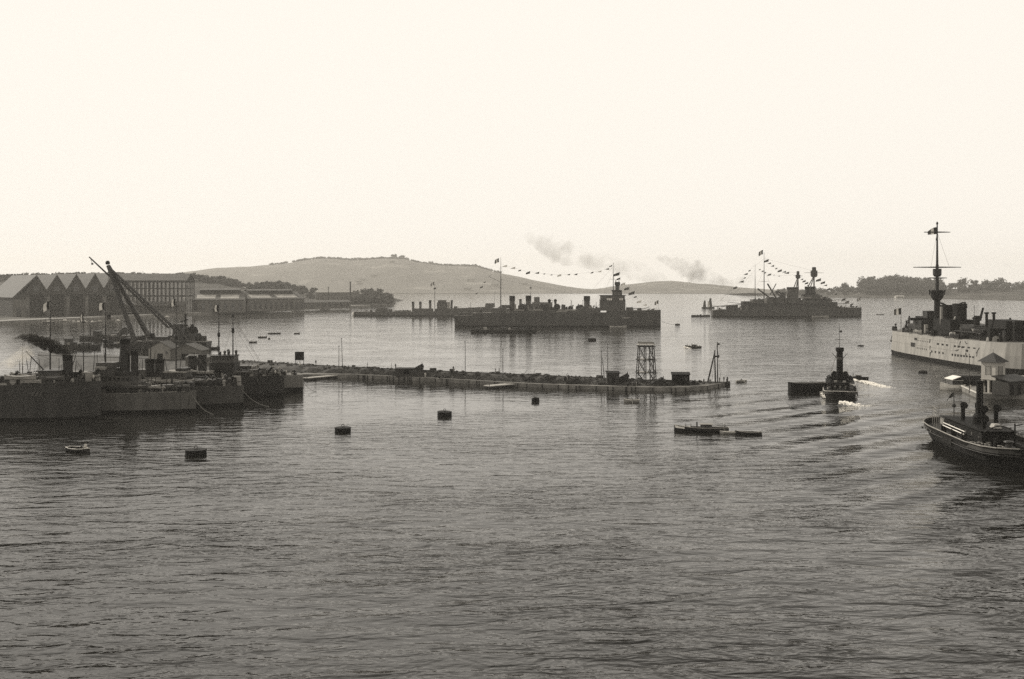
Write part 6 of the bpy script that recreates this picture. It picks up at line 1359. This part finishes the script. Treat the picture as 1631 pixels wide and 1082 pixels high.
gun(t, x(268), 0, z(623.5), 1.3, 4.2, 1, 1, 1.7, 6); crowd_gear(t, f, 120, 304, hb, zk, 140, 52, 2.2, MX); rail(t, [(x(160), -4.5, z(625)), (x(240), -4.4, z(624.6)), (x(290), -2.6, z(623)), (x(310), -.4, z(622.6))], 1.0, 1.5, .03)
q = MB(); q.tube([(x(p), -hb(x(p)) - .02, zk(x(p)) + .03) for p in (165, 200, 240, 260, 275, 288, 300, 308)], .08, 5); q.build('deck_edge', CANVAS, h)
for p in (291, 303): q = MB(); X = x(p); q.cyl((X, -hb(X) * .97, z(627)), (X, -hb(X) * .7 - .05, .8), .09, .09, 5); q.build('hull_seam', HULLP, h)
chain(t, (x(306), -.6, z(627)), (x(352), -6.5, 0))
for px, y, lk_, lab in ((306, 0, 'white', 'person in white at the bow of the second moored ship'), (280, -1.5, 'dark', 'person on the fore deck of the second moored ship behind the one in white'), (240, -2.6, 'dark', 'person amidships on the second moored ship by the boat boom')):
    person((f.X + x(px), f.Y + y, zk(x(px))), random.uniform(-2, 0), lab, 'stand', lk_)

rig(t, f, 0, (((168, 512), (133, 515)), ((168, 500), (240, 612)), ((133, 512), (110, 600))), ((142, 560, 614), (176, 556, 590), (186, 560, 590), (205, 566, 598), (226, 572, 612), (236, 580, 618), (250, 588, 622), (262, 590, 622), (150, 566, 605)), 2)
# third
t, f, h, hb, zk = moored('moored_warship', 'third moored ship with a dark mottled hull between two lighter ones', 'warship', 387.5, 264, 74, 4.5, 613.5, 616, mat('mottled grey hull paint', .058, .6, .4, .5, .15), .7)
x, z = f.x, f.z
ports(h, [x(p) for p in range(310, 372, 9)], lambda X: -hb(X) * .985, z(623), .16)
block(t, f, 'deckhouse', 215, 305, 606, 616, 2.8, HULLD); block(t, f, 'upper_deckhouse', 222, 236, 588, 606, 2.4, UPPER); block(t, f, 'upper_deckhouse', 244, 266, 592, 606, 2.2, HULLD); block(t, f, 'gun_platform', 306, 322, 603, 611, 2.2, UPPER); block(t, f, 'flag_deck', 284, 300, 586, 590.5, 2.0, HULLD); b = block(t, f, 'bridge', 268, 300, 592, 606, 2.6); windows(b, f, 270, 298, 5, 594.5, 598.5, -2.62); block(t, f, 'bridge_roof', 266, 302, 590.5, 592, 3.1, CANVAS); block(t, f, 'canvas_shelter', 226, 262, 600, 606, 2.9, CANVAS)
for px in (238, 254): funnel(t, x(px), z(606), z(573), 1.1, 1.0, m=HULLD)
mast(t, x(280.5), z(592), z(476), .2, 0, yards=((z(511), 2.2),), tops=((z(540), z(534), .5),)); mast(t, x(240), z(606), z(508), .16, 0, yards=((z(515), 2.4),)); block(t, f, 'signal_box', 239.5, 246, 531, 538, .3, HULLD)
stays(t, (x(280), 0, z(512)), [(x(262), -3, z(606)), (x(300), -3, z(606)), (x(344), 0, z(614))]); ensign(t, x(280), 0, z(476), 1.6, 1.8, -1)
for px, y, l, m_ in ((262, -3.9, 6, OFFW), (300, -3.8, 5.5, OFFW), (318, -3.4, 5.5, UPPER), (226, -4, 6, OFFW), (275, 3, 6, OFFW)): davit_boat(t, x(px), y, z(608), l, m_)
gun(t, x(336), 0, z(614.5), 1.3, 4.2, 1, 1, 1.7, 6); crowd_gear(t, f, 220, 380, hb, zk, 140, 53, 2.6, MX); rail(t, [(x(230), -4.4, z(616)), (x(330), -4.1, z(615)), (x(368), -2.2, z(614)), (x(386), -.3, z(613.6))], 1.0, 1.6, .03)
chain(t, (x(384), -.5, z(619)), (x(433), -3, 0), .07)
for px, y, lk_, lab in ((352, -1.8, 'white', 'person in white on the fore deck of the third moored ship'), (378, -.6, 'dark', 'person at the bow of the third moored ship'), (344, -2.4, 'dark', 'person beside the fore gun of the third moored ship')):
    person((f.X + x(px), f.Y + y, zk(x(px))), random.uniform(-2, 0), lab, 'stand', lk_)

rig(t, f, 0, (((280, 511), (240, 515)), ((280, 495), (350, 608)), ((240, 512), (215, 600))), ((222, 565, 606), (248, 562, 606), (266, 570, 592), (292, 560, 592), (306, 575, 608), (314, 580, 612), (324, 585, 614), (330, 590, 614)), 3)
# fourth
t, f, h, hb, zk = moored('moored_warship', 'fourth moored ship with a round windowed bridge and two thin masts', 'warship', 452.5, 287, 76, 4.5, 597.5, 600, HULLD, .9)
x, z = f.x, f.z
block(t, f, 'deckhouse', 295, 386, 592, 600, 2.8, HULLD); b = block(t, f, 'bridge', 338, 378, 577, 592, 2.8, HULLD); c = block(t, f, 'wheelhouse', 341, 376, 567, 577, 2.4); windows(b, f, 340, 376, 8, 579, 583.5, -2.82); windows(c, f, 343, 374, 7, 569, 573, -2.42)
block(t, f, 'wheelhouse_roof', 340, 377, 565.6, 567, 2.8, HULLD)
for px, y, hh in ((358, 0, 5), (362, 1, 7), (376, 0, 6), (352, -1, 4), (366, -1, 5)): q = MB(); q.cyl((x(px), y, z(566)), (x(px), y, z(566 - hh)), .3, .3, 8); q.ball((x(px), y, z(566 - hh)), .45, 8); q.build('searchlight', STEEL, t)
funnel(t, x(322), z(592), z(566), 1.1, 1, m=HULLD); funnel(t, x(306), z(592), z(568), 1.1, 1, m=HULLD)
mast(t, x(348.5), z(567), z(480), .2, 0, yards=((z(513), 3.0), (z(517), 1.8)), tops=((z(537), z(530), .4),), yang=1.0); mast(t, x(371), z(567), z(499), .2, 0, yards=((z(515), 2.8),), tops=((z(531), z(523), .42), (z(505), z(501), .35)), yang=1.0)
stays(t, (x(371), 0, z(516)), [(x(386), -2, z(592)), (x(420), 0, z(598)), (x(356), -2.5, z(577))]); ensign(t, x(348.5), 0, z(486), 1.7, 1.8, -1, drop=.2)
for px, y, l, m_ in ((330, -4, 6, OFFW), (392, -3.6, 5.5, UPPER), (312, -4, 6, UPPER)): davit_boat(t, x(px), y, z(594), l, m_)
gun(t, x(406), 0, z(598.5), 1.3, 4.0, 1, 1, 1.8, 6); crowd_gear(t, f, 300, 446, hb, zk, 110, 54, 2.5, MX); rail(t, [(x(330), -4.4, z(600)), (x(400), -4, z(599)), (x(436), -1.8, z(598)), (x(451), -.3, z(597.6))], 1.0, 1.7, .03)
for px, y, lk_, lab in ((381, -3.2, 'white', 'person in white beside the bridge of the fourth moored ship'), (420, -2.2, 'dark', 'person on the fore deck of the fourth moored ship'), (440, -1, 'white', 'person in white at the bow of the fourth moored ship')):
    person((f.X + x(px), f.Y + y, zk(x(px))), random.uniform(-2, 0), lab, 'stand', lk_)

rig(t, f, 0, (((371, 515), (348, 513)), ((371, 505), (425, 594)), ((348, 500), (306, 566))), ((316, 560, 592), (330, 566, 592), (384, 570, 596), (392, 576, 598), (398, 582, 598), (336, 555, 577)), 4)
# fifth
t, f, h, hb, zk = moored('moored_warship', 'rightmost moored ship with a pale grey bow beside the jetty', 'warship', 482.5, 299, 70, 4.4, 597, 599, mat('light grey hull paint', .17, .6, .2, .6), 1.2)
x, z = f.x, f.z
block(t, f, 'deckhouse', 330, 412, 592, 599, 2.6, HULLD); b = block(t, f, 'bridge', 382, 410, 582, 592, 2.4); windows(b, f, 384, 408, 6, 584, 588, -2.42); funnel(t, x(352), z(592), z(570), 1.1, 1, m=HULL)
davit_boat(t, x(424), -3.2, z(594), 5.5, OFFW); gun(t, x(436), 0, z(598), 1.2, 3.8, 1, 1, 1.6, 6); crowd_gear(t, f, 380, 476, hb, zk, 34, 55, 1.8); rail(t, [(x(400), -4.2, z(599)), (x(440), -3.4, z(598)), (x(470), -1.3, z(597.3)), (x(481), -.3, z(597))], 1.0, 1.7, .03)
chain(t, (x(480), -.4, z(603)), (x(507), -2, 0), .06)
for px, y, lk_, lab in ((458, -1.4, 'white', 'person in white on the bow of the rightmost moored ship'), (470, -.8, 'dark', 'person in dark clothes at the tip of the rightmost moored ship')):
    person((f.X + x(px), f.Y + y, zk(x(px))), random.uniform(-2, 0), lab, 'stand', lk_)

# ------------------------------------------------------------------ the floating sheerlegs crane behind them
def crane():
    f = Fr(266, 488); x, z = f.x, f.z; k = f.k
    t = thing('floating_crane', 'huge floating sheerlegs crane leaning left behind the moored ships', 'crane', (f.X, f.Y, 0))
    st = [(x(203), 6.5, 6.0, z(544)), (x(206), 8, 7.5, z(543)), (x(240), 8.5, 8, z(542)), (x(300), 8.5, 8, z(542)), (x(322), 8, 7, z(543)), (x(333), 5, 3.5, z(544))]
    hull(st, 'pontoon', [HULLD, BOOT, DECK], t, .8)
    def sp(name, a, b, r0, r1, m_=STEEL, n=10): q = MB(); q.cyl(a, b, r0, r1, n); return q.build(name, m_, t)
    top = Vector((x(171.5), 0, z(420))); neck = Vector((x(180), 0, z(445)))
    P = lambda px, py, y=0: Vector((x(px), y, z(py)))
    for y, px in ((-6, 222), (6, 232.5)): sp('sheer_leg', P(px, 542, y), top + Vector((.3, y * .06, -1.0)), 1.3, .85)
    for fr_ in (.35, .62, .82):
        a = P(222, 542, -6).lerp(top, fr_); b = P(232.5, 542, 6).lerp(top, fr_); sp('cross_tie', a, b, .3, .3, n=6)
    q = MB(); q.lathe((top.x, 0, top.z - .5), [(.8, 0), (1.1, .7), (.9, 1.5), (.4, 1.9)], 10); q.build('head_block', BLACK, t)
    a, b = P(176, 428), P(269, 515); a2, b2 = P(182, 432), P(300, 543)
    back = []
    for y in (-1.1, 1.1): sp('back_stay_strut', a + Vector((0, y * .5, 0)), b + Vector((0, y, 0)), .36, .36); sp('back_stay_strut', a + Vector((0, y * .5, -1.4)), b + Vector((0, y, -2.4)), .26, .26)
    q = MB()
    for i in range(16):
        p = a.lerp(b, i / 16); p2 = a.lerp(b, (i + 1) / 16); q.cyl(p + Vector((0, -1, 0)), p2 + Vector((0, -1, -2.2)), .1, .1, 4)
    q.build('lattice_bracing', STEEL, t)
    sp('screw_strut', b, P(293, 541), .75, .9); 
    j0, j1 = P(142, 409.5), P(184, 449); sp('fly_boom', j0, j1, .3, .5, n=8); sp('fly_boom', j0 + Vector((0, .9, -.3)), j1 + Vector((0, .9, -.6)), .2, .3, n=6)
    q = MB(); q.cyl(P(144, 411), P(147, 420), .1, .1, 5); q.box((x(147), 0, z(420.5)), (.8, .6, .9)); q.build('boom_hook', STEEL, t)
    q = MB()
    for y in (-.6, .6): q.cyl(P(173, 424, y), P(172.5, 536, y), .08, .08, 4)
    q.build('hoist_rope', ROPE, t); q = MB(); q.box((x(173), 0, z(505)), (1.6, 1.2, 2.6)); q.build('hook_block', BLACK, t)
    q = MB(); q.span(x(178), x(198), -.4, .4, z(462), z(460)); q.build('walkway', STEEL, t)
    def blk(name, a, b, t0, t1, hb, m_=HULLD, top=1.0, y=0): q = MB(); q.span(x(a), x(b), y - hb, y + hb, z(t1) - .1, z(t0), 0, top); return q.build(name, m_, t)
    blk('boiler_house', 278, 292, 516, 542, 4, HULLD, .8); blk('engine_house', 292, 316, 531, 542, 5, HULLD, .9); blk('engine_house', 247, 276, 536, 542, 5); blk('bulwark_house', 206, 216, 537, 544, 5)
    sp('boiler_funnel', P(296, 535), P(295.5, 500), .55, .5, BLACK); q = MB(); q.lathe((x(295), 0, z(520)), [(1.6, 0), (1.2, .8), (.5, 1.2)], 10); q.build('spark_cap', BLACK, t)
    for px, py, hh in ((300, 531, 3), (306, 531, 4.4), (311, 531, 3.2), (318, 542, 3), (324, 543, 2.4)): q = MB(); q.lathe((x(px), 0, z(py)), [(1.3, 0), (1.5, hh * .4), (.9, hh * .8), (.5, hh)], 9); q.build('winch_drum', BLACK, t)
    q = MB(); q.cyl(P(287, 513), P(300, 509), .35, .25, 6); q.build('vent_arm', BLACK, t)
    rail(t, [(x(208), -8, z(543.5)), (x(240), -8.4, z(542)), (x(318), -8, z(542.6))], 1.1, 2.4, .05); r = random.Random(8)
    for i in range(26):
        px = r.uniform(208, 328); hh = r.uniform(.8, 2.8); q = MB(); q.box((x(px), r.uniform(-6.5, 4), z(542.5) + hh / 2), (r.uniform(.8, 2.6), r.uniform(.8, 2), hh), r.uniform(-.5, .5), 0, .85); q.build('deck_gear', r.choice([HULLD, BLACK, STEEL, UPPER]), t)
crane()
t = rowboat('dark work boat with two people just right of the floating crane', W(337, 556.5), R(4), 8, 2.4, 1.0, HULLD, WOODP, False, 3, None, 'work_boat')
person(at(t, .6, 0, .2), R(0), 'left person in the work boat beside the floating crane', 'stand', 'dark'); person(at(t, 2.8, 0, .4), R(40), 'right person in the work boat beside the floating crane', 'stand', 'dark')

# ------------------------------------------------------------------ foam
def foam(label, a, b, w0, w1, seed, h=.35):
    A_, B_ = W(*a), W(*b); d = B_ - A_; l = d.length; u = d.normalized(); v = Vector((-u.y, u.x, 0)); r = random.Random(seed); mb = MB(); n = int(max(160, l * 34))
    for i in range(n):
        s = r.random() ** .8; w = (w0 + (w1 - w0) * s) / 2; p = A_ + u * l * s + v * r.gauss(0, .42) * w; k = r.uniform(.1, .42) * (1.15 - .7 * s)
        k *= .62; mb.ball((p.x, p.y, h * r.random() * (1 - s) * .8 - .04), (k * r.uniform(1, 2.4), k * r.uniform(1, 2.4), k * .6), 6)
    return tag(mb.build('foam', FOAM), label, 'foam', kind='stuff')
FOAM = mat('white foam', .85, .9, .06)
foam('white foam under the near end of the black tug', (1340, 641), (1372, 647), 3.6, 6.5, 1, .5); foam('white foam trailing left of the black tug', (1310, 626), (1318, 634), 1.2, 2.0, 2, .6)
foam('long foaming wake right of the small motorboat behind the tug', (1370, 607), (1416, 618), 3.4, 6.0, 3, .4); foam('white foam left of the small motorboat', (1357, 602), (1364, 606.5), 1.2, 1.6, 4, .7)
foam('foam at the stern of the launch beyond the lattice tower', (1090, 553.5), (1101, 555), 1.2, 1.2, 5, .5)

# ------------------------------------------------------------------ smoke
def smoke(name, label, pts, dens, albedo, nscale, seed, thr=.42):
    n = 14; rings = []
    def cr(i):
        t = i; a = int(min(len(pts) - 2, math.floor(t))); s = t - a; P0 = pts[max(0, a - 1)]; P1 = pts[a]; P2 = pts[a + 1]; P3 = pts[min(len(pts) - 1, a + 2)]
        return [0.5 * (2 * P1[j] + (P2[j] - P0[j]) * s + (2 * P0[j] - 5 * P1[j] + 4 * P2[j] - P3[j]) * s * s + (3 * P1[j] - P0[j] - 3 * P2[j] + P3[j]) * s ** 3) for j in range(4)]
    K = (len(pts) - 1) * 6
    for i in range(K + 1):
        q = cr(i / K * (len(pts) - 1)); q2 = cr(min(len(pts) - 1, i / K * (len(pts) - 1) + .05)); q1 = cr(max(0, i / K * (len(pts) - 1) - .05))
        d = Vector((q2[0] - q1[0], q2[1] - q1[1], q2[2] - q1[2])).normalized(); sx = d.cross(Vector((0, 1, 0))); sx = sx.normalized() if sx.length > .1 else Vector((1, 0, 0)); sy = d.cross(sx).normalized()
        e = min(1, math.sin(math.pi * (.04 + .95 * i / K)) ** .5); c = Vector(q[:3]); ring = []
        for j in range(n):
            a = 6.28318 * j / n; o = sx * math.cos(a) + sy * math.sin(a); rr = abs(q[3]) * e * (1 + .55 * noise.noise((c + o * q[3]) * (1.1 / max(.5, abs(q[3]))) + Vector((seed, 0, 0))))
            ring.append(c + o * max(.02, rr))
        rings.append(ring)
    mb = MB(); mb.loft(rings, True)
    m = D.materials.new(name); m.use_nodes = True; ns = m.node_tree.nodes; lk = m.node_tree.links.new; ns.remove(ns['Principled BSDF'])
    v = ns.new('ShaderNodeVolumePrincipled'); v.inputs['Color'].default_value = grey(albedo); v.inputs['Anisotropy'].default_value = .1
    tc = ns.new('ShaderNodeTexCoord'); nz = ns.new('ShaderNodeTexNoise'); nz.inputs['Scale'].default_value = nscale; nz.inputs['Detail'].default_value = 6; nz.inputs['Roughness'].default_value = 0.6
    mr = ns.new('ShaderNodeMapRange'); mr.inputs[1].default_value = thr; mr.inputs[2].default_value = thr + .34; mr.inputs[3].default_value = 0; mr.inputs[4].default_value = dens
    lk(tc.outputs['Object'], nz.inputs[0]); lk(nz.outputs[0], mr.inputs[0]); lk(mr.outputs[0], v.inputs['Density']); lk(v.outputs[0], ns['Material Output'].inputs['Volume'])
    return tag(mb.build('smoke', m), label, 'smoke', kind='stuff')
def S(px, py, Y, r): p = A(px, py, Y); return (p.x, p.y, p.z, r * Y / F)
smoke('black funnel smoke', 'thick black smoke curling left from the funnel of the nearest moored ship', [S(109, 571, 240, 11), S(106, 562, 240, 10), S(96, 557, 239.5, 10), S(82, 551, 239, 10), S(66, 545, 238.5, 10), S(50, 539, 238, 9), S(34, 537, 238, 6), S(20, 541, 238, 4)], 3.2, .07, 1.1, 3.1, .33)
smoke('pale drifting steam', 'pale steam drifting under the black smoke at the left edge', [S(58, 552, 239, 5), S(48, 557, 238.6, 11), S(38, 566, 238.3, 13), S(28, 574, 238, 13), S(10, 580, 238, 11), S(-10, 584, 238, 9)], .32, .9, .5, 7.7, .38)
smoke('far grey smoke', 'thin grey smoke cloud in the sky above the middle cruiser', [S(1090, 458, 2600, 6), S(1062, 448, 2600, 12), S(1030, 438, 2600, 16), S(995, 428, 2600, 17), S(950, 420, 2600, 15), S(905, 405, 2600, 22), S(874, 393, 2600, 26), S(835, 374, 2600, 20)], .018, .3, .022, 1.3, .44)
smoke('far grey smoke', 'grey smoke drifting left above the hill behind the battleship stern', [S(1200, 460, 2500, 6), S(1165, 453, 2500, 10), S(1138, 446, 2500, 13), S(1116, 438, 2500, 18), S(1096, 429, 2500, 20), S(1074, 420, 2500, 15), S(1045, 410, 2500, 12)], .024, .2, .026, 4.9, .40)
smoke('battleship funnel smoke', 'low dark smoke blowing left from the after derricks of the battleship', [S(1232, 462, 992, 4), S(1222, 455, 992, 7), S(1205, 450, 995, 9), S(1186, 448, 1000, 9), S(1165, 449, 1005, 7), S(1145, 446, 1010, 6)], .05, .25, .06, 9.1, .42)

# ------------------------------------------------------------------ the summer haze over the roadstead
def make_haze():
    mb = MB(); mb.span(-6200, 6200, -600, 5950, -3.0, 185.0)
    m = D.materials.new('sea haze'); m.use_nodes = True; ns = m.node_tree.nodes
    ns.remove(ns['Principled BSDF'])
    v = ns.new('ShaderNodeVolumePrincipled'); v.inputs['Color'].default_value = (0.97, 0.94, 0.88, 1)
    v.inputs['Density'].default_value = 0.00009; v.inputs['Anisotropy'].default_value = 0.2
    m.node_tree.links.new(v.outputs[0], ns['Material Output'].inputs['Volume'])
    return tag(mb.build('haze', m), kind='stuff')
make_haze()
